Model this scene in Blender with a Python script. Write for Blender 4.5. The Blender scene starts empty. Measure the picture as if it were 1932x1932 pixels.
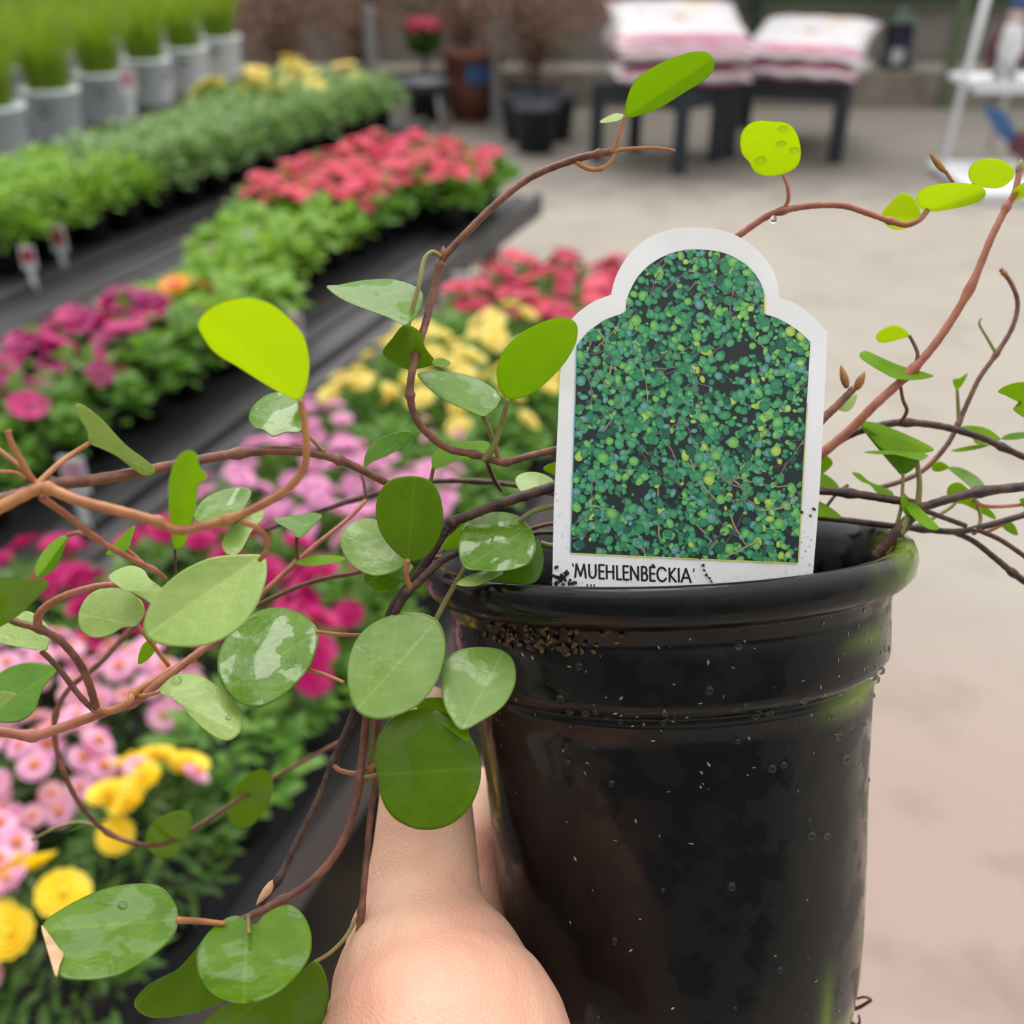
import bpy, math, random
import numpy as np
from mathutils import Vector, Matrix
PI = math.pi
random.seed(7); RNG = np.random.default_rng(7)
S = bpy.context.scene; COL = S.collection
# ------------------------------------------------------------ camera
PITCH = math.radians(30); F = 2000.0; H = 1.40
cam = bpy.data.cameras.new('camera'); camo = bpy.data.objects.new('camera', cam); COL.objects.link(camo)
camo.location = (0, 0, H); camo.rotation_euler = (PI/2 - PITCH, 0, 0)
cam.sensor_width = 36; cam.lens = 36*F/1932; cam.clip_start = .01; cam.clip_end = 100
cam.dof.use_dof = True; cam.dof.focus_distance = .252; cam.dof.aperture_fstop = 11.5
S.camera = camo
# ------------------------------------------------------------ overcast sky, soft sun, exposure
W = bpy.data.worlds.new('sky'); S.world = W; W.use_nodes = True
wn = W.node_tree.nodes; wl = W.node_tree.links; wn.clear()
wo = wn.new('ShaderNodeOutputWorld'); wb = wn.new('ShaderNodeBackground'); tc = wn.new('ShaderNodeTexCoord')
sx = wn.new('ShaderNodeSeparateXYZ'); wl.new(tc.outputs['Generated'], sx.inputs[0])
m1 = wn.new('ShaderNodeMath'); m1.operation = 'MULTIPLY_ADD'; m1.inputs[1].default_value = .85; m1.inputs[2].default_value = .25
wl.new(sx.outputs['Z'], m1.inputs[0])
m2 = wn.new('ShaderNodeMath'); m2.operation = 'MULTIPLY_ADD'; m2.inputs[1].default_value = .42; wl.new(sx.outputs['Y'], m2.inputs[0]); wl.new(m1.outputs[0], m2.inputs[2])
wr = wn.new('ShaderNodeValToRGB'); m3_ = wn.new('ShaderNodeMath'); m3_.operation = 'MULTIPLY_ADD'; m3_.inputs[1].default_value = .14; wl.new(sx.outputs['X'], m3_.inputs[0]); wl.new(m2.outputs[0], m3_.inputs[2]); wl.new(m3_.outputs[0], wr.inputs[0])
wr.color_ramp.elements[0].position = 0.02; wr.color_ramp.elements[0].color = (.12, .12, .12, 1)
for p_, c_ in ((.36, .33), (.62, .72)): e_ = wr.color_ramp.elements.new(p_); e_.color = (c_, c_, c_, 1)
wr.color_ramp.elements[-1].position = 1.0; wr.color_ramp.elements[-1].color = (1.0, 1.0, .99, 1)
wb.inputs['Strength'].default_value = 1.85
wl.new(wr.outputs[0], wb.inputs[0]); wl.new(wb.outputs[0], wo.inputs[0])
sun = bpy.data.lights.new('sun', 'SUN'); suno = bpy.data.objects.new('sun', sun); COL.objects.link(suno)
sun.energy = 1.5; sun.angle = math.radians(35); sun.color = (1, .97, .92)
suno.rotation_euler = Vector((.12, -.55, -1)).to_track_quat('-Z', 'Y').to_euler()
S.view_settings.view_transform = 'Standard'; S.view_settings.look = 'None'
S.view_settings.exposure = 0.0; S.view_settings.gamma = 1; S.view_settings.use_curve_mapping = False

# ------------------------------------------------------------ helpers
CR = Vector((1, 0, 0)); CU = Vector((0, math.sin(PITCH), math.cos(PITCH))); CF = Vector((0, math.cos(PITCH), -math.sin(PITCH)))
C0 = Vector((0, 0, H))
def P(x, y, d):
    x, y, d = float(x), float(y), float(d); return C0 + d*(CF + CR*((x-966)/F) - CU*((y-966)/F))
def onz(x, y, z):
    k = CF + CR*((x-966)/F) - CU*((y-966)/F); return C0 + k*((z-H)/k.z)
def proj(q):
    q = Vector(q) - C0; z = q.dot(CF); return 966 + F*q.dot(CR)/z, 966 - F*q.dot(CU)/z, z
def srgb(r, g, b):
    f = lambda c: (c/255/12.92) if c/255 <= .04045 else ((c/255+.055)/1.055)**2.4
    return (f(r), f(g), f(b), 1)
class MB:
    def __init__(s): s.v = []; s.f = []; s.m = []; s.uv = None; s.col = None
    def add(s, vs, fs, mi=0):
        o = len(s.v); s.v += [tuple(v) for v in vs]; s.f += [tuple(i+o for i in f) for f in fs]; s.m += [mi]*len(fs)
    def box(s, c, d, rz=0, mi=0, tilt=None):
        M = Matrix.Rotation(rz, 3, 'Z')
        if tilt is not None: M = M @ tilt
        vs = [Vector(c) + M @ Vector((d[0]*a/2, d[1]*b/2, d[2]*e/2)) for a in (-1, 1) for b in (-1, 1) for e in (-1, 1)]
        s.add(vs, [(0,1,3,2),(4,6,7,5),(0,4,5,1),(2,3,7,6),(0,2,6,4),(1,5,7,3)], mi)
    def tube(s, pts, rad, n=8, mi=0, cap=True):
        pts = [Vector(p) for p in pts]; k = len(pts)
        if not hasattr(rad, '__len__'): rad = [rad]*k
        up = Vector((0.13, .31, .94)); vs = []; prev = None
        for i, p in enumerate(pts):
            t = (pts[min(i+1, k-1)] - pts[max(i-1, 0)])
            t = t.normalized() if t.length > 1e-9 else Vector((0, 0, 1))
            a = prev if prev is not None else t.orthogonal()
            a = (a - t*a.dot(t)); a = a.normalized() if a.length > 1e-6 else t.orthogonal().normalized()
            prev = a; b = t.cross(a)
            vs += [p + (a*math.cos(2*PI*j/n) + b*math.sin(2*PI*j/n))*rad[i] for j in range(n)]
        fs = [(i*n+j, i*n+(j+1) % n, (i+1)*n+(j+1) % n, (i+1)*n+j) for i in range(k-1) for j in range(n)]
        if cap: fs += [tuple(range(n-1, -1, -1)), tuple((k-1)*n+j for j in range(n))]
        s.add(vs, fs, mi)
    def lathe(s, prof, n=48, M=None, mi=0, closed=False):
        M = M or Matrix(); k = len(prof); vs = []
        for r, z in prof: vs += [M @ Vector((r*math.cos(2*PI*j/n), r*math.sin(2*PI*j/n), z)) for j in range(n)]
        fs = [(i*n+j, i*n+(j+1) % n, (i+1)*n+(j+1) % n, (i+1)*n+j) for i in range(k-1) for j in range(n)]
        s.add(vs, fs, mi)
    def blob(s, c, r, n=10, m=6, mi=0, M=None):
        vs = []; M = M or Matrix.Identity(3)
        r = r if hasattr(r, '__len__') else (r, r, r)
        for i in range(m+1):
            th = PI*i/m
            for j in range(n):
                ph = 2*PI*j/n; vs.append(Vector(c) + M @ Vector((r[0]*math.sin(th)*math.cos(ph), r[1]*math.sin(th)*math.sin(ph), r[2]*math.cos(th))))
        s.add(vs, [(i*n+j, (i+1)*n+j, (i+1)*n+(j+1) % n, i*n+(j+1) % n) for i in range(m) for j in range(n)], mi)
    def mesh(s, name, mats, smooth=True):
        me = bpy.data.meshes.new(name); me.from_pydata(s.v, [], s.f)
        for m in (mats if isinstance(mats, (list, tuple)) else [mats]): me.materials.append(m)
        me.polygons.foreach_set('material_index', s.m)
        me.polygons.foreach_set('use_smooth', [smooth]*len(s.f))
        if s.uv is not None:
            ul = me.uv_layers.new(name='UVMap'); 
            for l in me.loops: ul.data[l.index].uv = s.uv[l.vertex_index]
        if s.col is not None:
            ca = me.color_attributes.new('tint', 'FLOAT_COLOR', 'POINT')
            ca.data.foreach_set('color', np.array(s.col, dtype=np.float32).ravel())
        me.update(); return me
def link(name, me, parent=None, loc=None, rot=None):
    o = bpy.data.objects.new(name, me); COL.objects.link(o)
    if parent is not None: o.parent = parent
    if loc is not None: o.location = loc
    if rot is not None: o.rotation_euler = rot
    return o
def build(name, mb, mats, parent=None, smooth=True, **kw):
    o = link(name, mb.mesh(name, mats, smooth), parent)
    for k, v in kw.items(): o[k] = v
    return o
def tag(o, label, cat, group=None):
    o['label'] = label; o['category'] = cat
    if group: o['group'] = group
    return o
def thing(name, label, cat, loc=(0, 0, 0), rz=0, group=None):
    o = bpy.data.objects.new(name, None); COL.objects.link(o); o.location = loc; o.rotation_euler = (0, 0, rz); o.empty_display_size = .05
    return tag(o, label, cat, group)
def copy_tree(o, parent=None):
    c = o.copy(); COL.objects.link(c); c.parent = parent
    for ch in list(o.children): copy_tree(ch, c)
    return c
def cr(pts, per=8, closed=False):
    pts = [np.array(p, float) for p in pts]; n = len(pts); out = []
    rng = range(n) if closed else range(n-1)
    for i in rng:
        if closed: a, b, c, d = pts[(i-1) % n], pts[i], pts[(i+1) % n], pts[(i+2) % n]
        else: a, b, c, d = pts[max(i-1, 0)], pts[i], pts[i+1], pts[min(i+2, n-1)]
        for k in range(per):
            t = k/per; out.append(.5*((2*b) + (-a+c)*t + (2*a-5*b+4*c-d)*t*t + (-a+3*b-3*c+d)*t**3))
    if not closed: out.append(pts[-1])
    return out
# ------------------------------------------------------------ materials
def mat(name, base, rough=.5, spec=.5, noise=None, bump=None, metal=0, coat=0, trans=None, tw=.4, sss=0, wet=None, attr=None, nscale=30, coord='Object'):
    """noise=(other colour, scale, contrast); trans=translucent colour; wet=(scale, smooth, rough)"""
    m = bpy.data.materials.new(name); m.use_nodes = True; nt = m.node_tree; N = nt.nodes; L = nt.links
    pb = N['Principled BSDF']; out = N['Material Output']
    pb.inputs['Base Color'].default_value = base; pb.inputs['Roughness'].default_value = rough
    pb.inputs['Specular IOR Level'].default_value = spec; pb.inputs['Metallic'].default_value = metal; pb.inputs['Coat Weight'].default_value = coat
    t = N.new('ShaderNodeTexCoord'); co = t.outputs[coord]
    def nz(sc, det=4):
        n = N.new('ShaderNodeTexNoise'); n.inputs['Scale'].default_value = sc; n.inputs['Detail'].default_value = det; L.new(co, n.inputs['Vector']); return n
    colsock = None
    if attr:
        a = N.new('ShaderNodeAttribute'); a.attribute_name = attr; colsock = a.outputs['Color']
    if noise:
        n = nz(noise[1]); r = N.new('ShaderNodeValToRGB'); c = noise[2] if len(noise) > 2 else .15
        r.color_ramp.elements[0].position = .5-c; r.color_ramp.elements[1].position = .5+c
        r.color_ramp.elements[0].color = (0, 0, 0, 1); r.color_ramp.elements[1].color = (1, 1, 1, 1)
        L.new(n.outputs['Fac'], r.inputs[0]); mx = N.new('ShaderNodeMix'); mx.data_type = 'RGBA'
        L.new(r.outputs[0], mx.inputs['Factor']); mx.inputs['A'].default_value = base; mx.inputs['B'].default_value = noise[0]
        if colsock: L.new(colsock, mx.inputs['A'])
        colsock = mx.outputs['Result']
    if colsock: L.new(colsock, pb.inputs['Base Color'])
    if wet:
        n = nz(wet[0], 3); r = N.new('ShaderNodeMapRange'); r.inputs['From Min'].default_value = .46; r.inputs['From Max'].default_value = .54
        r.inputs['To Min'].default_value = wet[1]; r.inputs['To Max'].default_value = wet[2]
        L.new(n.outputs['Fac'], r.inputs['Value']); L.new(r.outputs[0], pb.inputs['Roughness'])
        if coat:
            r2 = N.new('ShaderNodeMapRange'); r2.inputs['From Min'].default_value = .50; r2.inputs['From Max'].default_value = .53; r2.inputs['To Min'].default_value = coat; r2.inputs['To Max'].default_value = 0
            L.new(n.outputs['Fac'], r2.inputs['Value']); L.new(r2.outputs[0], pb.inputs['Coat Weight'])
    if bump:
        n = nz(bump[0], 6); b = N.new('ShaderNodeBump'); b.inputs['Strength'].default_value = bump[1]; b.inputs['Distance'].default_value = bump[2]
        L.new(n.outputs['Fac'], b.inputs['Height']); L.new(b.outputs[0], pb.inputs['Normal'])
    if sss:
        pb.inputs['Subsurface Weight'].default_value = sss; pb.inputs['Subsurface Radius'].default_value = (1, .35, .2); pb.inputs['Subsurface Scale'].default_value = .004
    if trans:
        tb = N.new('ShaderNodeBsdfTranslucent'); tb.inputs[0].default_value = trans
        ms = N.new('ShaderNodeMixShader'); ms.inputs[0].default_value = tw
        L.new(pb.outputs[0], ms.inputs[1]); L.new(tb.outputs[0], ms.inputs[2]); L.new(ms.outputs[0], out.inputs[0])
    return m
def vein(m, col, amt=.3):
    """pale midrib and faint side veins from the leaf's own UV (u along, v across)"""
    nt = m.node_tree; N = nt.nodes; L = nt.links; pb = N['Principled BSDF']
    uv = N.new('ShaderNodeUVMap'); s = N.new('ShaderNodeSeparateXYZ'); L.new(uv.outputs[0], s.inputs[0])
    def mth(op, a, b=None, c=None):
        n = N.new('ShaderNodeMath'); n.operation = op
        for i, x in enumerate((a, b, c)):
            if x is None: continue
            if hasattr(x, 'is_output') or not isinstance(x, (int, float)): L.new(x, n.inputs[i])
            else: n.inputs[i].default_value = x
        return n.outputs[0]
    av = mth('ABSOLUTE', s.outputs['Y'])
    mid = mth('SUBTRACT', 1, mth('MULTIPLY', av, 22)); mid = mth('MAXIMUM', mid, 0)
    ph = mth('SUBTRACT', s.outputs['X'], mth('MULTIPLY', av, .55))
    sv = mth('POWER', mth('ABSOLUTE', mth('SINE', mth('MULTIPLY', ph, 11))), 24)
    fac = mth('MULTIPLY', mth('MAXIMUM', mid, mth('MULTIPLY', sv, .28)), amt)
    mx = N.new('ShaderNodeMix'); mx.data_type = 'RGBA'; L.new(fac, mx.inputs['Factor'])
    src = pb.inputs['Base Color']
    if src.is_linked: L.new(src.links[0].from_socket, mx.inputs['A'])
    else: mx.inputs['A'].default_value = src.default_value
    mx.inputs['B'].default_value = col; L.new(mx.outputs['Result'], pb.inputs['Base Color'])
    return m
M = {}
def leafmat(key, base, other, trans, tw, wet=(60, .12, .5), bump=(420, .35, .0006), spec=.5, coat=0):
    M[key] = vein(mat('leaf_'+key, srgb(*base), noise=(srgb(*other), 130, .2), trans=srgb(*trans), tw=tw, wet=wet, bump=bump, spec=spec, coat=coat), srgb(*[min(255, c+40) for c in base]))
leafmat('young', (168, 192, 12), (150, 182, 12), (228, 246, 0), .62, wet=None, bump=(300, .1, .0003))
leafmat('fresh', (130, 172, 20), (108, 158, 20), (195, 225, 0), .55, wet=None, bump=(300, .15, .0004), spec=.3)
leafmat('green', (106, 150, 36), (84, 132, 28), (160, 195, 5), .42, wet=(90, .10, .35), spec=.4)
leafmat('wet', (110, 150, 28), (86, 130, 18), (165, 200, 5), .38, wet=(85, .03, .3), bump=(200, .9, .0010), coat=1, spec=.4)
leafmat('pale', (170, 196, 110), (148, 178, 90), (195, 215, 70), .32, wet=(80, .2, .5))
leafmat('sage', (136, 168, 80), (118, 152, 62), (150, 182, 30), .28, wet=(80, .15, .42), coat=.2)
leafmat('deep', (108, 146, 8), (90, 130, 6), (165, 190, 0), .5, wet=(48, .08, .45), spec=.3, coat=.7)
M['stem'] = mat('stem_bark', srgb(128, 78, 55), .42, noise=(srgb(92, 55, 42), 260, .12), bump=(500, .4, .0005))
M['stem_red'] = mat('stem_young', srgb(176, 110, 85), .38, noise=(srgb(150, 85, 62), 200, .15), bump=(500, .3, .0003))
M['stem_dark'] = mat('stem_old_bark', srgb(84, 56, 46), .45, noise=(srgb(52, 34, 30), 300, .1), bump=(600, .5, .0006))
M['stem_orange'] = mat('stem_orange', srgb(185, 125, 75), .4, noise=(srgb(160, 100, 65), 200, .15))
M['stem_green'] = mat('petiole_green', srgb(135, 140, 75), .4, noise=(srgb(130, 105, 65), 200, .15))
M['bud'] = mat('leaf_bud', srgb(176, 120, 62), .4, noise=(srgb(130, 85, 50), 300, .15))
M['dry'] = mat('dry_leaf', srgb(215, 175, 140), .6, noise=(srgb(185, 140, 100), 250, .15))
M['water'] = mat('water', (1, 1, 1, 1), .02); M['water'].node_tree.nodes['Principled BSDF'].inputs['Transmission Weight'].default_value = 1
M['water'].node_tree.nodes['Principled BSDF'].inputs['IOR'].default_value = 1.33
M['soil'] = mat('potting_soil', srgb(48, 36, 28), .85, noise=(srgb(22, 17, 14), 400, .08), bump=(500, 1, .002))
M['crumb'] = mat('soil_crumb', srgb(60, 42, 30), .8, noise=(srgb(30, 22, 16), 500, .1))
M['chip'] = mat('pale_debris', srgb(190, 165, 130), .7, noise=(srgb(140, 110, 80), 900, .1))
M['tagwhite'] = mat('label_plastic', srgb(250, 249, 251), .35, noise=(srgb(242, 240, 238), 45, .12))
M['print'] = mat('label_print', (0, 0, 0, 1), .38, attr='tint')
M['ink'] = mat('label_ink', srgb(35, 35, 40), .5)
M['skin'] = mat('skin', srgb(232, 188, 160), .45, noise=(srgb(222, 160, 138), 30, .2), sss=.2)
def crease(m):
    N = m.node_tree.nodes; L = m.node_tree.links; pb = N['Principled BSDF']; t = N.new('ShaderNodeTexCoord')
    mp = N.new('ShaderNodeMapping'); mp.inputs['Scale'].default_value = (1, 1, 2.2); L.new(t.outputs['Object'], mp.inputs[0])
    v = N.new('ShaderNodeTexVoronoi'); v.feature = 'DISTANCE_TO_EDGE'; v.inputs['Scale'].default_value = 620; L.new(mp.outputs[0], v.inputs['Vector'])
    n = N.new('ShaderNodeTexNoise'); n.inputs['Scale'].default_value = 90; n.inputs['Detail'].default_value = 5; mp2 = N.new('ShaderNodeMapping'); mp2.inputs['Scale'].default_value = (.6, .6, 4); L.new(t.outputs['Object'], mp2.inputs[0]); L.new(mp2.outputs[0], n.inputs['Vector'])
    ad = N.new('ShaderNodeMath'); ad.operation = 'MULTIPLY_ADD'; ad.inputs[1].default_value = 1.6; L.new(n.outputs['Fac'], ad.inputs[0]); L.new(v.outputs['Distance'], ad.inputs[2])
    b = N.new('ShaderNodeBump'); b.inputs['Strength'].default_value = .45; b.inputs['Distance'].default_value = .0006; L.new(ad.outputs[0], b.inputs['Height']); L.new(b.outputs[0], pb.inputs['Normal'])
crease(M['skin'])
M['nail'] = mat('fingernail', srgb(235, 195, 180), .25)

# pot plastic with algae tint on its right flank
def pot_mat():
    m = mat('black_pot_plastic', srgb(26, 25, 26), .3, spec=.34, wet=(95, .13, .36), bump=(55, .25, .0012))
    N = m.node_tree.nodes; L = m.node_tree.links; pb = N['Principled BSDF']
    a = N.new('ShaderNodeAttribute'); a.attribute_name = 'tint'
    tcn = N.new('ShaderNodeTexCoord'); nz = N.new('ShaderNodeTexNoise'); nz.inputs['Scale'].default_value = 70; nz.inputs['Detail'].default_value = 6
    mp = N.new('ShaderNodeMapping'); mp.inputs['Scale'].default_value = (1, 1, .3); L.new(tcn.outputs['Object'], mp.inputs[0]); L.new(mp.outputs[0], nz.inputs['Vector'])
    mu = N.new('ShaderNodeMath'); mu.operation = 'MULTIPLY'; L.new(a.outputs['Fac'], mu.inputs[0])
    rp = N.new('ShaderNodeMapRange'); rp.inputs['From Min'].default_value = .30; rp.inputs['From Max'].default_value = .5; L.new(nz.outputs['Fac'], rp.inputs['Value']); L.new(rp.outputs[0], mu.inputs[1])
    mx = N.new('ShaderNodeMix'); mx.data_type = 'RGBA'; L.new(mu.outputs[0], mx.inputs['Factor']); mx.inputs['A'].default_value = srgb(9, 9, 10); mx.inputs['B'].default_value = srgb(112, 138, 26)
    L.new(mx.outputs['Result'], pb.inputs['Base Color'])
    return m
M['pot'] = pot_mat()
M['blackpot'] = mat('nursery_pot_plastic', srgb(38, 38, 40), .4)
M['bench'] = mat('black_bench_plastic', srgb(62, 60, 62), .45, noise=(srgb(48, 46, 48), 6, .2))
M['rail'] = mat('bench_edge_wood', srgb(112, 100, 90), .5, noise=(srgb(86, 76, 70), 8, .2))
M['metal_grey'] = mat('galvanised_metal', srgb(150, 150, 152), .4, metal=.3)
M['bench_shade'] = mat('under_bench_shade', srgb(70, 58, 45), .8, noise=(srgb(46, 38, 30), 6, .15))  # browns kept dark to stand in for the shade under the benches
M['bucket'] = mat('white_bucket_plastic', srgb(240, 245, 250), .4, noise=(srgb(226, 233, 240), 9, .2))
M['bucketprint'] = mat('grey_bucket_print', srgb(130, 142, 152), .5)
M['slate'] = mat('dark_table_plastic', srgb(42, 48, 58), .5)
M['white'] = mat('white_paint', srgb(232, 234, 238), .4)
M['greenpost'] = mat('green_painted_metal', srgb(96, 112, 82), .45)
M['dkgreen'] = mat('dark_green_paint', srgb(30, 62, 46), .5)
M['navy'] = mat('navy_paint', srgb(36, 42, 70), .5)
M['maroon'] = mat('maroon_paint', srgb(96, 34, 46), .5)
M['blue'] = mat('blue_paint', srgb(52, 92, 138), .5)
M['red'] = mat('red_petals', srgb(190, 25, 65), .5)
M['terracotta'] = mat('terracotta', srgb(128, 74, 58), .7, noise=(srgb(90, 52, 44), 12, .2))
M['bark'] = mat('tree_bark', srgb(98, 82, 72), .8)
M['brownleaf'] = mat('brown_foliage', srgb(160, 128, 110), .6, noise=(srgb(118, 92, 80), 25, .15), trans=srgb(165, 125, 105), tw=.35)
M['wallgrey'] = mat('pale_panel', srgb(150, 146, 138), .6, noise=(srgb(126, 122, 116), 3, .2))
M['dark'] = mat('dark_shade_cloth', srgb(46, 47, 50), .8, noise=(srgb(70, 68, 60), 4, .15))
def green(key, a, b, t, tw=.3): M[key] = mat('foliage_'+key, srgb(*a), .5, noise=(srgb(*b), 30, .2), trans=srgb(*t), tw=tw)
green('g_light', (150, 190, 78), (112, 158, 56), (170, 210, 60), .35); green('g_mid', (122, 164, 72), (84, 130, 50), (130, 185, 50), .35)
green('g_grey', (150, 178, 118), (110, 146, 84), (140, 180, 80)); green('g_grass', (142, 168, 52), (84, 116, 34), (160, 190, 35), .4)
green('g_dark', (98, 132, 66), (66, 104, 44), (110, 155, 45), .35)
def petal(key, a, b): M[key] = mat('petal_'+key, srgb(*a), .5, noise=(srgb(*b), 45, .15), trans=srgb(*a), tw=.35)
petal('pink', (238, 160, 205), (250, 205, 225)); petal('yellow', (255, 222, 10), (255, 235, 90)); petal('magenta', (214, 25, 125), (186, 20, 110))
petal('purple', (158, 48, 118), (196, 40, 120)); petal('coral', (244, 108, 150), (236, 84, 110)); petal('lemon', (246, 226, 105), (250, 236, 150))
petal('lilac', (228, 140, 196), (240, 176, 214)); petal('crimson', (206, 52, 98), (232, 92, 116)); petal('orange', (246, 150, 40), (250, 180, 70)); petal('palepink', (246, 200, 215), (236, 150, 170)); petal('red', (190, 25, 60), (220, 60, 80))
petal('gold', (240, 160, 70), (235, 140, 90))

# ------------------------------------------------------------ setting: ground, back wall
AZ = math.radians(19.9); D = Vector((math.sin(AZ), math.cos(AZ), 0)); NL = Vector((-math.cos(AZ), math.sin(AZ), 0))
def UV(u, v, z=0): return D*u + NL*v + Vector((0, 0, z))
BR = -AZ  # z-rotation that lines local +Y up with D
def floor_mat():
    m = mat('concrete', srgb(164, 156, 145), .55, noise=(srgb(152, 143, 132), 1.6, .25), bump=(40, .2, .004))
    N = m.node_tree.nodes; L = m.node_tree.links; pb = N['Principled BSDF']; t = N.new('ShaderNodeTexCoord')
    n = N.new('ShaderNodeTexNoise'); n.inputs['Scale'].default_value = 4.5; n.inputs['Detail'].default_value = 7; L.new(t.outputs['Object'], n.inputs['Vector'])
    r = N.new('ShaderNodeMapRange'); r.inputs['From Min'].default_value = .52; r.inputs['From Max'].default_value = .8; r.inputs['To Max'].default_value = .6; L.new(n.outputs['Fac'], r.inputs['Value'])
    mx = N.new('ShaderNodeMix'); mx.data_type = 'RGBA'; L.new(r.outputs[0], mx.inputs['Factor']); L.new(pb.inputs['Base Color'].links[0].from_socket, mx.inputs['A']); mx.inputs['B'].default_value = srgb(130, 118, 104)
    # damp pinkish patch of the near aisle
    g = N.new('ShaderNodeTexGradient'); g.gradient_type = 'SPHERICAL'; mp = N.new('ShaderNodeMapping'); mp.vector_type = 'TEXTURE'
    mp.inputs['Location'].default_value = (.75, 1.0, 0); mp.inputs['Scale'].default_value = (1.2, 1.1, 1); L.new(t.outputs['Object'], mp.inputs[0]); L.new(mp.outputs[0], g.inputs[0])
    g2 = N.new('ShaderNodeMath'); g2.operation = 'MULTIPLY'; g2.use_clamp = True; g2.inputs[1].default_value = 1.6; L.new(g.outputs['Fac'], g2.inputs[0])
    m3 = N.new('ShaderNodeMix'); m3.data_type = 'RGBA'; L.new(g2.outputs[0], m3.inputs['Factor']); L.new(mx.outputs['Result'], m3.inputs['A'])
    mm = N.new('ShaderNodeMix'); mm.data_type = 'RGBA'; L.new(r.outputs[0], mm.inputs['Factor']); mm.inputs['A'].default_value = srgb(160, 137, 128); mm.inputs['B'].default_value = srgb(92, 78, 64)
    L.new(mm.outputs['Result'], m3.inputs['B'])
    # floor colour turns darker towards the back frame, edge broken by noise
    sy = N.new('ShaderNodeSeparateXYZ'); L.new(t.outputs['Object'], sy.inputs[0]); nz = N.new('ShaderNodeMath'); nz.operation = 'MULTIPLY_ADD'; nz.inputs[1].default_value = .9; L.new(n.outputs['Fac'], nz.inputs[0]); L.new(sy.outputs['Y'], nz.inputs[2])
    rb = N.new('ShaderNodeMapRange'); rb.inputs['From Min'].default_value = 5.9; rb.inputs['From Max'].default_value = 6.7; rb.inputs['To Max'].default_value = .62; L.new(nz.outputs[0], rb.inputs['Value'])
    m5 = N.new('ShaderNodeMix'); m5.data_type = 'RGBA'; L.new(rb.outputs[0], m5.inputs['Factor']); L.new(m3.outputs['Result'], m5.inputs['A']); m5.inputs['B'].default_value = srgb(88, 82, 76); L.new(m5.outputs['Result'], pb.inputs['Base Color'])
    return m
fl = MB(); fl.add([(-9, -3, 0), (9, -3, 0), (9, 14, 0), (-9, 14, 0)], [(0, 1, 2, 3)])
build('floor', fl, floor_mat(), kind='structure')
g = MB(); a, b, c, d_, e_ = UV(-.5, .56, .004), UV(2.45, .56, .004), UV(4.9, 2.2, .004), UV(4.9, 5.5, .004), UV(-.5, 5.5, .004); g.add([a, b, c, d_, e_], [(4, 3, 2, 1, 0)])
build('ground_shade', g, M['bench_shade'], kind='structure')  # dark brown sheet laid on the floor, shade beneath the benches painted as colour
w = MB(); w.box((0, 9.0, .13), (18, .5, .26)); build('trim_1', w, mat('kerb_concrete', srgb(158, 150, 138), .7, noise=(srgb(120, 112, 102), 5, .2)), kind='structure', smooth=False)
w = MB(); w.box((0, 9.45, .42), (18, .06, .5)); build('wall_back', w, M['wallgrey'], kind='structure', smooth=False)
w = MB(); w.box((0, 9.9, 1.5), (18, .05, 2.0)); build('wall_far', w, M['dark'], kind='structure', smooth=False)
w = MB(); w.box((0, 9.38, .92), (18, .06, .05)); w.box((0, 9.38, .68), (18, .05, .03)); build('trim_2', w, M['greenpost'], kind='structure', smooth=False)
for i, (x, y) in enumerate([(3.36, 8.73), (1.95, 9.3), (4.9, 8.73), (.4, 9.3), (-1.2, 9.3), (-2.8, 9.3)]):
    w = MB(); w.box((x, y, 1.25), (.07, .06, 2.5)); w.box((x, y, .01), (.14, .12, .02))
    o = build('green_post', w, M['greenpost'] if i != 1 else M['dkgreen'], smooth=False)
    tag(o, ['pale green metal post standing between the bags and the white plant rack', 'dark green post rising behind the two bag stacks', 'green metal post behind the white plant rack',
            'green metal post behind the brown shrubs', 'green metal post beyond the yellow daisies', 'green metal post behind the tall grass buckets'][i], 'post', 'posts of the back frame')

# ------------------------------------------------------------ display benches
def bench(name, label, u0, u1, v0, v1, z, legs, slats=True):
    t = thing(name, label, 'bench', tuple(UV(u0, (v0+v1)/2)), BR)
    L_ = u1-u0; Wd = v1-v0
    top = MB(); n = max(3, int(Wd/.115))
    for i in range(n):
        wdt = Wd/n; x = -Wd/2 + (i+.5)*wdt
        top.box((x, L_/2, z-.012), (wdt-.012, L_, .024)); top.box((x, L_/2, z+.004), (.012, L_, .010))
    top.box((0, L_/2, z-.035), (Wd, L_, .02)); build('bench_top', top, M['bench'], t, False)
    for s in (-1, 1):
        e = MB(); e.box((s*(Wd/2), L_/2, z-.02), (.028, L_+.02, .075)); build('edge_rail', e, M['bench'] if s == 1 or name == 'front' else M['bench'], t, False)
    for k in range(legs):
        for s in (-1, 1):
            l = MB(); y = .25+(L_-.5)*k/(legs-1); l.box((s*(Wd/2-.08), y, (z-.045)/2), (.05, .05, z-.045)); l.box((s*(Wd/2-.08), y, .008), (.09, .09, .016)); build('leg', l, M['bench'], t, False)
    return t
bench('display_bench', 'black slatted bench nearest the aisle, full of daisies and magenta flowers', .05, 2.38, .50, 1.165, .5, 3)
bench('display_bench', 'middle black bench with purple and coral flowers and bare front boards', .35, 3.55, 1.19, 2.13, .5, 4)
tb = bench('display_bench', 'farthest black bench with leafy green plants and white buckets', 1.2, 4.75, 2.16, 3.9, .5, 4)
e = MB(); L_ = 3.55
for dx, zz in ((-.905, .545), (-.93, .515)): e.box((dx, L_/2, zz), (.03, L_, .016))
build('edge_trim', e, M['rail'], tb, False, label='worn light strip along the front edge of the bench')

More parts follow.
